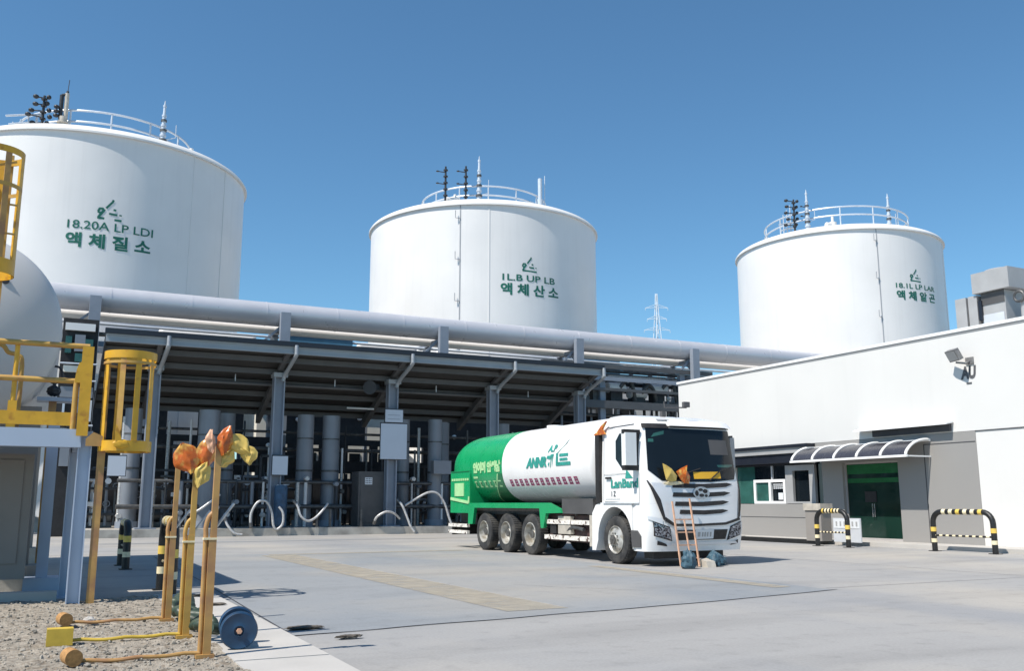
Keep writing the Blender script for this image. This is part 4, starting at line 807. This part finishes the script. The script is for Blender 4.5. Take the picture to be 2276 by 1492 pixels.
# frame, tank
P('chassis_frame', MB().box(13.85, 14.05, 19.8, 31.2, .75, 1.15).box(14.95, 15.15, 19.8, 31.2, .75, 1.15).box(13.3, 15.7, 24.4, 29.6, 1.16, 1.44), 'chassis', t)
for y in (20.5, 25.2, 26.85, 28.5): P('axle', MB().cyl((13.4, y, .6), (15.6, y, .6), .12, n=14).blob((14.5, y, .6), .25, .28, .28, 0), 'chassis', t)
TZ, TRX, TRZ = 2.68, 1.42, 1.20
def tk(y0, y1, mtl, nm, dome0=0, dome1=0):
    prof = []
    if dome0: prof += [(math.sin(a) , y0 + dome0 * (1 - math.cos(a))) for a in [R(6 * i) for i in range(0, 16)]]
    else: prof += [(1, y0)]
    if dome1: prof += [(math.cos(a) ** .62, y1 - dome1 * (1 - math.sin(a))) for a in [R(6 * i) for i in range(0, 16)]]
    else: prof += [(1, y1)]
    vs, fs, n = [], [], 72
    for r_, y in prof:
        for i in range(n):
            a = 2 * math.pi * i / n; c, s = math.cos(a), math.sin(a); e = .86
            vs.append((XC + max(r_, .002) * TRX * math.copysign(abs(c) ** e, c), y, TZ + max(r_, .002) * TRZ * math.copysign(abs(s) ** e, s)))
    for k in range(len(prof) - 1):
        for i in range(n): j = (i + 1) % n; fs.append((k * n + i, k * n + j, (k + 1) * n + j, (k + 1) * n + i))
    return P(nm, MB()._faces(vs, fs), mtl, t)
tw_ = tk(21.5, 27.2, 'truck_white', 'tank_shell', dome0=.35)
tg_ = tk(27.2, 32.3, 'truck_green', 'tank_shell', dome1=1.9); tg_['label'] = 'green rear of the tank'; tw_['label'] = 'white front of the tank'
def tkx(z): k = min(1, abs((z - TZ) / TRZ)); s = k ** (1 / .86); return XC - TRX * (max(0, 1 - s * s) ** .5) ** .86
def tank_text(body, h, yl, z0, w_, mtl, par, shear=0., bold=.012, off=.014): P('lettering', text(body, h, lambda x, z: (tkx(z0 + z) - off, yl - x, z0 + z), bold, tw=w_, x0=0, shear=shear), mtl, par)
tank_text('ANNR게', .27, 25.5, 2.58, 1.75, 'teal', tw_, .25, .03)
tank_text('A.P', .20, 24.15, 2.98, .55, 'teal', tw_, .2, .012)
mb = MB()
def tq(pts): mb._faces([(tkx(z) - .014, y, z) for y, z in pts], [tuple(range(len(pts)))])
tq([(23.62, 2.90), (23.52, 2.92), (23.12, 3.18), (23.02, 3.32), (23.10, 3.18)]); tq([(23.62, 2.56), (22.78, 2.56), (22.78, 2.66), (23.62, 2.66)]); tq([(23.62, 2.66), (23.5, 2.66), (23.5, 2.92), (23.62, 2.92)]); tq([(23.42, 2.82), (22.92, 2.82), (22.92, 2.90), (23.42, 2.90)]); tq([(23.4, 2.70), (22.95, 2.70), (22.95, 2.77), (23.4, 2.77)])
P('emblem', mb, 'teal', tw_)
mb = MB()
for i in range(13):
    y = 26.75 - i * .335
    tq([(y, 2.03), (y - .20, 2.03), (y - .20, 2.08), (y, 2.08)]); tq([(y, 2.12), (y - .18, 2.12), (y - .18, 2.16), (y, 2.16)]); tq([(y, 2.2), (y - .2, 2.2), (y - .2, 2.24), (y, 2.24)]); tq([(y - .02, 2.08), (y - .06, 2.08), (y - .06, 2.2), (y - .02, 2.2)]); tq([(y - .14, 2.08), (y - .19, 2.08), (y - .19, 2.2), (y - .14, 2.2)])
P('lettering', mb, 'red_letter', tw_)
mb = MB()
for i in range(6):
    y = 29.45 - i * .37
    tq([(y, 2.03), (y - .2, 2.03), (y - .2, 2.08), (y, 2.08)]); tq([(y, 2.2), (y - .2, 2.2), (y - .2, 2.24), (y, 2.24)]); tq([(y - .05, 2.08), (y - .1, 2.08), (y - .1, 2.2), (y - .05, 2.2)])
tq([(29.45, 2.33), (29.1, 2.33), (29.1, 2.40), (29.45, 2.40)])
P('lettering', mb, 'pale_green', tg_)
tank_text('인이머 안씨남', .26, 29.45, 2.56, 2.15, 'pale_green', tg_, 0, .03)
mb = MB(); cv = crv([Vector((27.5, 2.45, 0)), Vector((27.65, 2.2, 0)), Vector((28.0, 1.85, 0)), Vector((28.5, 1.56, 0))], 6)
for a, b in zip(cv, cv[1:]): tq([(a.x, a.y), (b.x, b.y), (b.x + .07, b.y), (a.x + .07, a.y)])
P('accent_stripe', mb, 'pale_green', tg_)
mb = MB()
for a, b in zip(cv, cv[1:]): tq([(27.21, a.y), (27.21, b.y), (b.x, b.y), (a.x, a.y)])
P('accent_field', mb, 'dark_green', tg_)
P('top_hatch', MB().cyl((14.5, 26.2, 3.86), (14.5, 26.2, 3.95), .28, n=20), 'truck_white', tw_)
bx = P('rear_cabinet', MB().box(13.05, 15.95, 29.62, 31.35, 1.18, 2.62).bevel(.06), 'truck_green', t)
P('cabinet_seam', MB().box(13.035, 13.06, 29.7, 31.3, 2.58, 2.61).box(13.042, 13.06, 29.63, 29.65, 1.3, 2.5), 'dark_green', bx)
P('notice', MB().box(13.03, 13.05, 30.15, 30.95, 1.75, 2.2), 'pale_green', bx)
P('handle_strip', MB().prism([(31.3, 1.62), (29.66, 1.48), (29.66, 1.74), (29.74, 1.74), (29.76, 1.58), (31.3, 1.72)], 'x', 13.02, 13.06), 'pale_green', bx)
mb = MB()
for i in range(9): mb.box(13.03, 13.05, 29.75 + i * .17, 29.86 + i * .17, 2.28, 2.36)
P('lettering', mb, 'pale_green', bx)
P('side_skirt', MB().prism([(29.7, 1.52), (24.0, 1.52), (23.3, 1.34), (23.25, 1.24), (24.15, 1.22), (24.3, .80), (24.46, .80), (24.55, 1.36), (29.2, 1.36), (29.35, .82), (29.72, .82)], 'x', 13.02, 13.12), 'truck_green', t)
P('side_skirt', MB().prism([(29.7, 1.52), (24.0, 1.52), (23.3, 1.34), (23.25, 1.24), (24.15, 1.22), (24.3, .80), (24.46, .80), (24.55, 1.36), (29.2, 1.36), (29.35, .82), (29.72, .82)], 'x', 15.88, 15.98), 'truck_green', t)
P('battery_box', MB().box(13.08, 14.0, 21.62, 23.3, 1.22, 1.63).bevel(.03, 1), 'cabinet', t)
fb = P('side_guard', MB().box(13.25, 13.8, 21.9, 24.3, .45, 1.18).bevel(.03, 1), 'maroon', t)
for z in (.50, .93): P('guard_rail', MB().box(13.10, 13.24, 21.85, 24.38, z, z + .12), 'reflector', fb)
P('guard_box', MB().box(13.12, 13.24, 22.9, 23.6, .66, 1.15), 'beige', fb); P('end_plate', MB().box(13.1, 13.7, 21.62, 21.84, .38, 1.2), 'beige', fb)
P('guard_box', MB().box(13.14, 13.23, 23.75, 24.1, .66, .9), 'chassis', fb)
P('pipework', MB().tube([(13.2, 22.7, 1.18), (13.2, 22.7, 1.3), (13.2, 22.2, 1.32), (13.2, 22.0, 1.2)], .04, 8, 3).tube([(13.18, 23.2, .7), (13.14, 22.8, .85), (13.14, 22.2, .8)], .05, 8, 3), 'mid_steel', fb)
ru = P('rear_guard', MB().box(13.15, 15.85, 31.3, 31.45, .42, .85), 'chassis', t)
for z in (.48, .70): P('guard_rail', MB().box(13.04, 13.14, 29.85, 31.5, z, z + .11), 'reflector', ru)
P('valve_box', MB().box(13.4, 15.6, 29.8, 31.2, .8, 1.17), 'chassis', t)
for x in (13.6, 15.2): P('mud_flap', MB().box(x, x + .5, 29.35, 29.38, .25, 1.1), 'chassis', t)
# orange flag, bright cloths and step by the truck
def petal(c, L, w_, d, seed, q, amp=.25): return MB().blob(c, w_, d, L, amp, 2.4, seed, q, .75)
S1('orange_flag', MB().prism([(21.45, 3.28), (20.85, 3.28), (20.98, 3.42), (20.78, 3.62), (21.05, 3.5), (21.25, 3.36)], 'x', 13.0, 13.05), 'bag_orange', 'small orange pennant at the rear top edge of the truck cab', 'pennant')
qq = lambda ax, r_: Matrix.Rotation(R(r_), 4, ax).to_quaternion()
c0 = fr_(-.52, 2.15, .12); c1 = fr_(-.22, 2.12, .13)
S1('cloth_fringe', MB().blob(fr_(-.46, 1.985, .03), .30, .02, .045, .4, 5, 4), 'band_cream', 'cream fringe of cloth along the top of the truck grille', 'cloth')
t2 = T('step_ladder', 'thin peach step ladder leaning against the truck grille', 'ladder', (14.0, 18.2, 0))
P('rail', MB().bar((13.62, 18.55, .02), (13.60, 18.80, 1.55), .035), 'ladder_wood', t2); P('rail', MB().bar((14.16, 18.55, .02), (14.10, 18.78, 1.62), .035), 'ladder_wood', t2)
P('rail', MB().bar((13.9, 18.5, .02), (13.88, 18.72, 1.1), .03), 'ladder_wood', t2)
for k in range(4): z = .22 + k * .3; P('rung', MB().bar((13.62, 18.57 + z * .16, z), (14.14, 18.57 + z * .16, z), .03), 'ladder_wood', t2)
for x, y, sx, sz, lb, q in ((13.62, 18.25, .14, .24, 'dark blue sack on the ground left of the small ladder', 0), (14.62, 18.6, .12, .2, 'dark blue sack on the ground right of the small ladder', 1), (14.95, 18.9, .2, .16, 'flat dark blue sack lying under the truck bumper', 2)):
    S1('blue_sack', MB().blob((x, y, sz * .8), sx, .14, sz, .3, 2.5, q + 2, None, -.5), 'bluebag', lb, 'sack', 'blue sacks in front of the truck')
S1('cream_wedge', MB().prism([(18.35, 0), (18.75, 0), (18.7, .2), (18.4, .14)], 'x', 14.25, 14.5), 'beige', 'small beige wheel wedge between ladder and blue sack', 'wedge')

# ------------------------------------------------------------------ horizontal tank, platform and caged ladders at the left
t = T('horizontal_tank', 'white horizontal tank with dished end behind the yellow platform', 'storage tank', (-1.58, 22, 0))
q = Vector((0, 1, 0)).to_track_quat('Z', 'Y'); o = Vector((-1.58, 18, 4.45))
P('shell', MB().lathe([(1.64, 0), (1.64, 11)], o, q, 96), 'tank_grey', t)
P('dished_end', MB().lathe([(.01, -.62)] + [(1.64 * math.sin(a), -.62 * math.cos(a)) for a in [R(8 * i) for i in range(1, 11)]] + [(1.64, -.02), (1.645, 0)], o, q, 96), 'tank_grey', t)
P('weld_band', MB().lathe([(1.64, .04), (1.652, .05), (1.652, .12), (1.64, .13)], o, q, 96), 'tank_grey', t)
P('nozzle', MB().cyl((-.86, 17.7, 5.2), (-.86, 17.5, 5.2), .035, n=12).cyl((-.86, 17.53, 5.2), (-.86, 17.49, 5.2), .06, n=12), 'dark_steel', t)
for y in (18.8, 26): P('saddle', MB().box(-2.9, -.15, y - .2, y + .2, .45, 3.2), 'panel_taupe', t); P('footing', MB().box(-3.1, .0, y - .4, y + .4, 0, .45), 'concrete', t)
t = T('access_platform', 'yellow railed access platform on grey beam and post in front of the white tank', 'platform', (-1, 15.9, 0))
P('edge_beam', MB().box(-5, .44, 15.5, 15.58, 2.33, 2.60).box(-5, .44, 15.58, 15.72, 2.56, 2.60).box(-5, .44, 15.58, 15.72, 2.33, 2.37), 'leg_blue', t)
P('edge_beam', MB().box(.36, .44, 15.6, 17.3, 2.32, 2.58), 'leg_blue', t)
P('deck', MB().box(-5, .40, 15.73, 17.3, 2.57, 2.62), 'mid_steel', t)
for x, y in ((.50, 15.62), (.42, 17.2), (-2.2, 15.62)): P('post', MB().box(x - .08, x + .08, y - .015, y + .015, .02, 2.58).box(x - .095, x - .08, y - .09, y + .09, .02, 2.58).box(x + .08, x + .095, y - .09, y + .09, .02, 2.58).box(x - .16, x + .16, y - .16, y + .16, 0, .03), 'leg_blue', t)
for z in (3.87, 3.33): P('handrail', MB().cyl((-5, 15.56, z), (.46, 15.56, z), .042, n=12), 'yellow_old', t)
P('toe_board', MB().box(-5, .33, 15.535, 15.55, 2.65, 2.85), 'yellow', t)
for x in (-.52, -1.8, -3.1): P('rail_post', MB().cyl((x, 15.6, 2.6), (x, 15.6, 3.85), .035, n=10).box(x - .06, x + .06, 15.552, 15.56, 2.6, 3.0), 'yellow', t)
P('inner_loop', MB().tube([(-.46, 16.2, 2.6), (-.46, 16.2, 3.6), (-.52, 16.2, 3.76), (-.66, 16.2, 3.8), (-.74, 16.2, 3.9), (-.9, 16.2, 3.95)], .035, 10, 4), 'yellow_old', t)
P('corner_plate', MB().box(.36, .52, 15.455, 15.485, 2.5, 3.86).prism([(.28, 3.3), (.36, 3.3), (.36, 3.62), (.33, 3.6), (.30, 3.5)], 'y', 15.455, 15.485), 'yellow', t)
P('corner_post', MB().cyl((.31, 15.54, 2.5), (.31, 15.54, 3.33), .04, n=10), 'yellow_old', t)
P('hook_plate', MB().prism([(.5, 2.35), (.72, 2.35), (.74, 2.5), (.6, 2.56), (.5, 2.46)], 'y', 15.44, 15.45), 'ochre', t)
t = T('caged_ladder', 'yellow safety cage ladder hanging at the right end of the platform', 'caged ladder', (1.05, 15.6, 0))
cc = Vector((1.06, 15.62, 0)); cr = .385
def ring(z0, z1, r=cr, c=cc, a0=0, a1=360):
    mb = MB(); n = 36
    for rr in (r, r - .012): mb.grid(lambda u, v, rr=rr: (c.x + rr * math.cos(R(a0 + (a1 - a0) * u)), c.y + rr * math.sin(R(a0 + (a1 - a0) * u)), z0 + (z1 - z0) * v), n, 1)
    mb.grid(lambda u, v: (c.x + (r - .012 * v) * math.cos(R(a0 + (a1 - a0) * u)), c.y + (r - .012 * v) * math.sin(R(a0 + (a1 - a0) * u)), z1), n, 1); return mb
P('hoop', ring(3.70, 3.82), 'yellow', t); P('hoop', ring(3.62, 3.66), 'yellow_old', t); P('hoop', ring(2.28, 2.44), 'yellow', t)
for a in (20, 65, 110, 160, 205, 250, 285, 325):
    x, y = cc.x + (cr - .02) * math.cos(R(a)), cc.y + (cr - .02) * math.sin(R(a)); P('cage_bar', MB().box(-.04, .04, -.005, .005, 2.3, 3.75, Matrix.Translation((x, y, 0)) @ Matrix.Rotation(R(a + 90), 4, 'Z')), 'yellow' if a != 250 else 'yellow_old', t)
P('stringer', MB().box(.68, .79, 15.56, 15.62, 0, 2.45), 'ochre', t); P('stringer', MB().box(.72, .80, 16.0, 16.05, 0, 3.9), 'ochre', t)
for i in range(11): z = .3 + i * .32; P('rung', MB().cyl((.74, 15.6, z), (.76, 16.02, z), .018, n=8), 'ochre', t)
P('locking_plate', MB().blob((.98, 15.24, 2.38), .11, .03, .07, .15, 3, 2).prism([(.90, 2.4), (1.0, 2.4), (.94, 2.58), (.90, 2.68), (.885, 2.6)], 'y', 15.22, 15.25), 'yellow', t)
t = T('caged_ladder', 'upper yellow cage ladder at the top left edge, above the platform rail', 'caged ladder', (-1.08, 15.6, 2.6))
c2 = Vector((-1.06, 15.62, 0))
P('hoop', ring(6.70, 6.80, .40, c2), 'yellow', t); P('hoop', ring(6.18, 6.24, .40, c2), 'yellow_old', t); P('hoop', ring(4.86, 5.08, .40, c2), 'yellow', t)
for a in (-60, -18, -5, 30, 80, 130, 190, 240):
    x, y = c2.x + .39 * math.cos(R(a)), c2.y + .39 * math.sin(R(a)); P('cage_bar', MB().box(-.045, .045, -.006, .006, 4.9, 6.75, Matrix.Translation((x, y, 0)) @ Matrix.Rotation(R(a + 90), 4, 'Z')), 'ochre' if a == -60 else 'yellow', t)
for s in (-.2, .2): P('stringer', MB().box(c2.x + s - .03, c2.x + s + .03, 16.0, 16.05, 2.62, 6.9), 'yellow_old', t)
for i in range(13): z = 2.9 + i * .31; P('rung', MB().cyl((c2.x - .2, 16.02, z), (c2.x + .2, 16.02, z), .018, n=8), 'yellow_old', t)
P('cross_brace', MB().bar((c2.x - .3, 15.3, 6.35), (c2.x + .3, 15.4, 6.6), .03).bar((c2.x - .36, 15.4, 5.95), (c2.x + .36, 15.4, 5.92), .025).bar((c2.x - .36, 15.4, 5.5), (c2.x + .36, 15.4, 5.47), .025), 'yellow_old', t)
S1('switch_cabinet', MB().box(-1.25, -.18, 17.35, 17.75, .3, 2.3).bevel(.02, 1).box(-.92, -.32, 17.32, 17.345, .55, 2.2), 'panel_taupe', 'tall taupe switch cabinet in the shade under the platform', 'switch cabinet')
S1('support_leg', MB().box(-.02, .16, 18.0, 18.18, .28, 2.9).box(-.2, .34, 17.8, 18.4, 0, .28), 'leg_blue', 'blue grey support leg on a concrete block under the tank', 'support leg')
S1('support_leg', MB().box(-1.62, -1.38, 16.9, 17.1, .2, 2.5).box(-1.8, -1.2, 16.7, 17.3, 0, .2), 'leg_blue', 'blue grey support leg at the far left edge beside the switch cabinet', 'support leg')
S1('low_kerb', MB().box(-6, .30, 16.5, 16.75, 0, .16).bevel(.02, 1), 'strip', 'low pale kerb in the shade behind the gravel', 'kerb')
t = T('valve_table', 'pipe and valve bench seen through the platform railing', 'valve bench', (.2, 18.6, 0))
P('bench_top', MB().box(-.25, .55, 19.0, 19.4, 3.35, 3.42), 'leg_blue', t); P('leg', MB().box(-.05, .08, 19.1, 19.25, 0, 3.35), 'ochre', t); P('leg', MB().box(.42, .52, 19.1, 19.25, 0, 3.35), 'leg_blue', t)
P('valve_body', MB().blob((.02, 19.15, 3.55), .12, .1, .1, .2).cyl((.02, 19.15, 3.5), (.02, 19.15, 3.8), .03, n=8), 'dark_steel', t)
P('hand_wheel', MB().tube([(.02 + .12 * math.cos(a), 19.15, 3.85 + .16 * math.sin(a)) for a in [k * .32 for k in range(21)]], .02, 8), 'dark_steel', t)
P('junction_box', MB().box(.28, .5, 19.0, 19.2, 2.75, 3.15), 'cabinet', t)
t = T('equipment_rack', 'dark equipment rack with small pale boxes behind the yellow platform', 'equipment rack', (1.4, 48.5, 0))
P('frame', MB().box(.2, 1.75, 48.4, 49.4, 0, 10.2), 'screen', t)
rn = random.Random(21)
for (x0, x1, z0, z1, m_) in ((.3, 1.6, 9.6, 9.95, 'tank'), (.35, .62, 8.5, 9.3, 'glass_teal'), (.75, 1.2, 8.6, 9.4, 'column_white'), (.8, 1.15, 8.1, 8.5, 'glass_teal'), (.35, 1.4, 7.6, 7.9, 'cream'), (.3, 1.7, 6.4, 6.9, 'column_white'), (1.1, 1.7, 5.3, 6.3, 'hvac_light'), (.45, .55, 5.2, 6.3, 'rail'), (.3, 1.0, 4.6, 4.95, 'tank'), (.5, .9, 3.2, 4.3, 'column_white'), (1.1, 1.6, 3.6, 4.1, 'hvac_light'), (1.2, 1.55, 8.7, 9.2, 'glass_teal')):
    P('box', MB().box(x0, x1, 48.2, 48.39, z0, z1).bevel(.02, 1), m_, t)
for z in (7.2, 5.1, 8.0): P('rail', MB().cyl((.2, 48.15, z), (1.8, 48.15, z), .04, n=8), 'rail', t)

# ------------------------------------------------------------------ yellow posts in the gravel
def yellow_post(y, h, mtl, lb, sd_, hook):
    t = T('yellow_post', lb, 'post', (1.52, y, 0), 'yellow posts in the gravel'); x = 1.52; w = .036
    P('upright', MB().bar((x, y, 0), (x, y, 1.15), w * 2, w * 2).bar((x + .008, y, 1.15), (x + .012, y, h), w * 1.6, w * 1.6).bevel(.006, 1), mtl, t)
    P('side_bar', MB().tube([(x - .058, y + .01, .02), (x - .062, y + .01, hook - .2), (x - .066, y + .01, hook - .04), (x - .04, y + .01, hook + .07), (x + .01, y + .01, hook + .12)], .023, 12, 5), mtl, t)
    P('collar', MB().box(x - .088, x + .04, y - .04, y + .04, hook - .15, hook - .13), 'band_cream', t)
    P('handle', MB().tube([(x + .02, y + .03, hook - .05), (x + .1, y + .05, hook + .06), (x + .2, y + .06, hook + .2)], [.014] * 9, 8, 4), 'hose', t)
    P('base_plate', MB().box(x - .10, x + .07, y - .06, y + .06, .04, .075), mtl, t)
    rn = random.Random(sd_); pts = [(x - .06 - i * .14, y + .02 * math.sin(i) - i * .006, .085 + .008 * math.sin(i * 2)) for i in range(9)]
    P('ground_bar', MB().tube(pts, .018, 8, 2), 'ochre' if sd_ != 2 else 'block_yellow', t)
    e = pts[-1]
    if sd_ == 2: P('end_block', MB().box(e[0] - .2, e[0] + .05, e[1] - .09, e[1] + .07, .05, .22).bevel(.02, 2), 'block_yellow', t)
    else: P('end_cap', MB().cyl((e[0] - .02, e[1] + .1, .13), (e[0] + .02, e[1] - .1, .13), .075, n=28).bevel(.006, 1), 'cork', t)
yellow_post(9.72, 2.08, 'ochre', 'brownish yellow post nearest the camera, beside the blue spool', 3, 1.30)
yellow_post(11.2, 2.12, 'yellow_old', 'bright yellow middle post of the three in the gravel', 2, 1.22)
yellow_post(12.85, 2.16, 'ochre', 'thin ochre post farthest back of the three in the gravel', 1, 1.22)
def cloth(c, L, wd, ry, rz_, seed, fold=.35, taper=0., sag=.0):
    # a stiff folded cloth: leaf outline, rippled, 8 mm thick
    q = Matrix.Rotation(R(rz_), 4, 'Z') @ Matrix.Rotation(R(ry), 4, 'Y'); c = Vector(c); mb = MB()
    def f(o):
        def g(u, v):
            a, b = 2 * u - 1, v; w_ = wd * (math.sin(math.pi * min(1, max(0, .03 + .95 * b))) ** .95) * (1 - taper * b)
            y = fold * wd * (abs(a) ** 1.5 - .4) + .018 * noise.noise(Vector((a * 2.2, b * 3.5, seed))) + .005 * noise.noise(Vector((a * 7, b * 9, seed)))
            p = Vector((a * w_ + .02 * noise.noise(Vector((b * 4, seed, a))), y + o, (b - .5) * L + .02 * noise.noise(Vector((a * 3, seed, b * 2))))); p.x += sag * (b - .5) ** 2
            return c + (q @ p)
        return g
    mb.grid(f(0), 20, 20); mb.grid(f(.009), 20, 20)
    n = 21; vs = mb.b.verts; vs.ensure_lookup_table(); m_ = n * n
    ed = [i for i in range(n)] + [n * i + n - 1 for i in range(1, n)] + [n * (n - 1) + i for i in range(n - 2, -1, -1)] + [n * i for i in range(n - 2, 0, -1)]
    for i, e in enumerate(ed):
        e2 = ed[(i + 1) % len(ed)]
        try: mb.b.faces.new([vs[e], vs[e2], vs[e2 + m_], vs[e + m_]])
        except ValueError: pass
    return mb
G_ = 'crumpled cloths tied to the posts'
S1('crumpled_cloth', cloth((1.595, 9.66, 2.12), .30, .085, 12, 10, 3, .5), 'bag_orange', 'red orange crumpled cloth on top of the nearest post', 'cloth', G_)
S1('crumpled_cloth', cloth((1.715, 9.67, 2.09), .30, .085, -52, -12, 6, .4, -.2), 'bag_yellow', 'yellow cloth drooping right of the nearest post top', 'cloth', G_)
S1('crumpled_cloth', cloth((1.815, 9.66, 1.98), .20, .075, -8, -30, 9, .5, -.3), 'bag_yellow', 'yellow hanging tip at the far right of the nearest post cloths', 'cloth', G_)
S1('crumpled_cloth', cloth((1.455, 9.66, 2.11), .22, .05, -6, 20, 12, .7), 'bag_pink', 'small peach bud shaped cloth left of the nearest post top', 'cloth', G_)
S1('crumpled_cloth', cloth((1.615, 9.70, 1.94), .20, .07, 38, 0, 15, .4), 'bag_yellow', 'pale yellow flap under the orange cloth on the nearest post', 'cloth', G_)
S1('crumpled_cloth', cloth((1.63, 11.10, 2.06), .36, .12, 4, 8, 18, .55, -.1), 'bag_orange', 'orange square cloth bundled right of the middle post', 'cloth', G_)
S1('crumpled_cloth', cloth((1.41, 11.12, 2.0), .36, .13, -20, -14, 21, .4, -.35), 'bag_orange', 'orange leaf shaped cloth left of the middle post', 'cloth', G_)
S1('crumpled_cloth', cloth((1.585, 11.08, 1.82), .30, .075, 16, 0, 24, .4, -.4), 'bag_yellow', 'yellow tapering cloth below the orange bundle on the middle post', 'cloth', G_)
def wing(pts, fold):
    # folded cloth wing: outline in the plane of the cab front, creased along a middle line, 2 cm thick
    P_ = [(14.5 + 1.47 * (-.679 + (x - 690) * .002229), 2.04 + (650 - y) / 346) for x, y in pts]; cx, cz = sum(p[0] for p in P_) / len(P_), sum(p[1] for p in P_) / len(P_); n = len(P_); mb = MB()
    v = [Vector((x, 18.86 + .10 * (z - 2.04) + .012 * (i % 2), z)) for i, (x, z) in enumerate(P_)]; c = Vector((cx, 18.86 + .10 * (cz - 2.04) - fold, cz)); d = Vector((0, .02, 0))
    fs = [(i, (i + 1) % n, n) for i in range(n)] + [(n + 1 + (i + 1) % n, n + 1 + i, 2 * n + 1) for i in range(n)] + [(i, n + 1 + i, n + 1 + (i + 1) % n, (i + 1) % n) for i in range(n)]
    return mb._faces(v + [c] + [q_ + d for q_ in v] + [c + d], fs)
S1('truck_cloth', wing([(670, 505), (705, 520), (745, 548), (790, 605), (775, 650), (720, 655), (690, 640), (680, 570)], .05), 'bag_yellow', 'yellow cloth wing hanging at the left foot of the windshield', 'cloth', ang=10)
S1('truck_cloth', wing([(785, 572), (830, 545), (890, 516), (885, 560), (908, 612), (895, 672), (850, 668), (825, 640)], .06), 'bag_orange', 'orange brown cloth wing hanging beside the amber board', 'cloth', ang=10)
# spool and hose
t = T('hose_spool', 'dark blue two-disc hose spool lying beside the nearest post', 'hose spool', (1.86, 10.3, 0))
def disc(y, r, x, z): return MB().lathe([(.01, .03), (.045, .03), (.05, .0), (r * .55, .012), (r * .93, .0), (r, .02), (r, .065), (r * .95, .08), (.01, .08)], (x, y, z), Vector((.12, 1, .05)).to_track_quat('Z', 'Y'), 44)
P('disc', disc(9.98, .185, 1.87, .235), 'blue_drum', t); P('disc', disc(10.42, .185, 1.93, .24), 'blue_drum', t)
P('axle', MB().cyl((1.88, 10.02, .235), (1.94, 10.44, .24), .07, n=18), 'chassis', t); P('axle_nut', MB().cyl((1.868, 9.95, .235), (1.872, 10.0, .235), .028, n=6), 'bag_pink', t)
rn = random.Random(4); pts = []
for i in range(40): pts.append((1.68 + .11 * math.sin(i * 1.25) + .02 * rn.random(), 10.55 + i * .072, .14 + .07 * abs(math.cos(i * .9)) + .03 * rn.random()))
S1('coiled_hose', MB().tube(pts, .05, 10, 4), 'hose_green', 'dark green hose lying in coils behind the yellow posts', 'hose')
S1('green_canister', MB().lathe([(.02, 0), (.13, .01), (.15, .1), (.15, .5), (.1, .58), (.02, .6)], (1.72, 13.1, .14), Vector((.15, 1, .1)).to_track_quat('Z', 'Y'), 24), 'hose_green', 'small dark green canister lying beside the farthest yellow post', 'canister')
for i, (x, y, s, lb) in enumerate(((2.95, 11.6, .16, 'flat dark scrap near the pad corner'), (3.2, 10.6, .10, 'small dark scrap on the yard in front of the pad'), (2.35, 14.4, .1, 'dark scrap on the pale kerb strip'), (2.2, 15.9, .14, 'brown scrap at the far end of the pale kerb strip'))):
    S1('ground_scrap', MB().blob((x, y, .03 if x > 2.7 else .07), s * 1.4, s * .5, .02, .4, 3, i), 'debris', lb, 'scrap', 'bits of scrap on the ground')
S1('rubble_stone', MB().blob((.62, 12.9, .1), .07, .05, .035, .3, 2, 3), 'strip', 'single pale stone on the gravel near the round log end', 'stone')

# ------------------------------------------------------------------ far transmission tower
mb = MB(); bx_, by_ = 424.6, 600.
def leg(z): return 9 * max(.06, 1 - z / 172)
zs = [0, 30, 55, 78, 98, 114, 128, 140, 150, 158, 166]
for sx in (-1, 1):
    for sy in (-1, 1):
        for a, b in zip(zs, zs[1:]): mb.bar((bx_ + sx * leg(a), by_ + sy * leg(a), a), (bx_ + sx * leg(b), by_ + sy * leg(b), b), .45)
for a, b in zip(zs, zs[1:]):
    for s in (-1, 1): mb.bar((bx_ - s * leg(a), by_ - leg(a), a), (bx_ + s * leg(b), by_ - leg(b), b), .28).bar((bx_ - s * leg(a), by_ + leg(a), a), (bx_ + s * leg(b), by_ + leg(b), b), .28)
t = T('transmission_tower', 'pale distant lattice transmission tower between middle and right tank', 'power pylon', (bx_, by_, 0))
P('lattice_mast', mb, 'pylon', t)
for z, w_ in ((155, 8), (146, 6.5), (137, 9.5)):
    mb = MB()
    for s in (-1, 1): mb.bar((bx_, by_, z), (bx_ + s * w_, by_ - s * 4, z - .6), .35).bar((bx_, by_, z + 2.6), (bx_ + s * w_, by_ - s * 4, z - .5), .28).bar((bx_ + s * w_, by_ - s * 4, z - .6), (bx_ + s * w_, by_ - s * 4, z - 2.6), .25)
    P('cross_arm', mb, 'pylon', t)
bpy.context.view_layer.update()
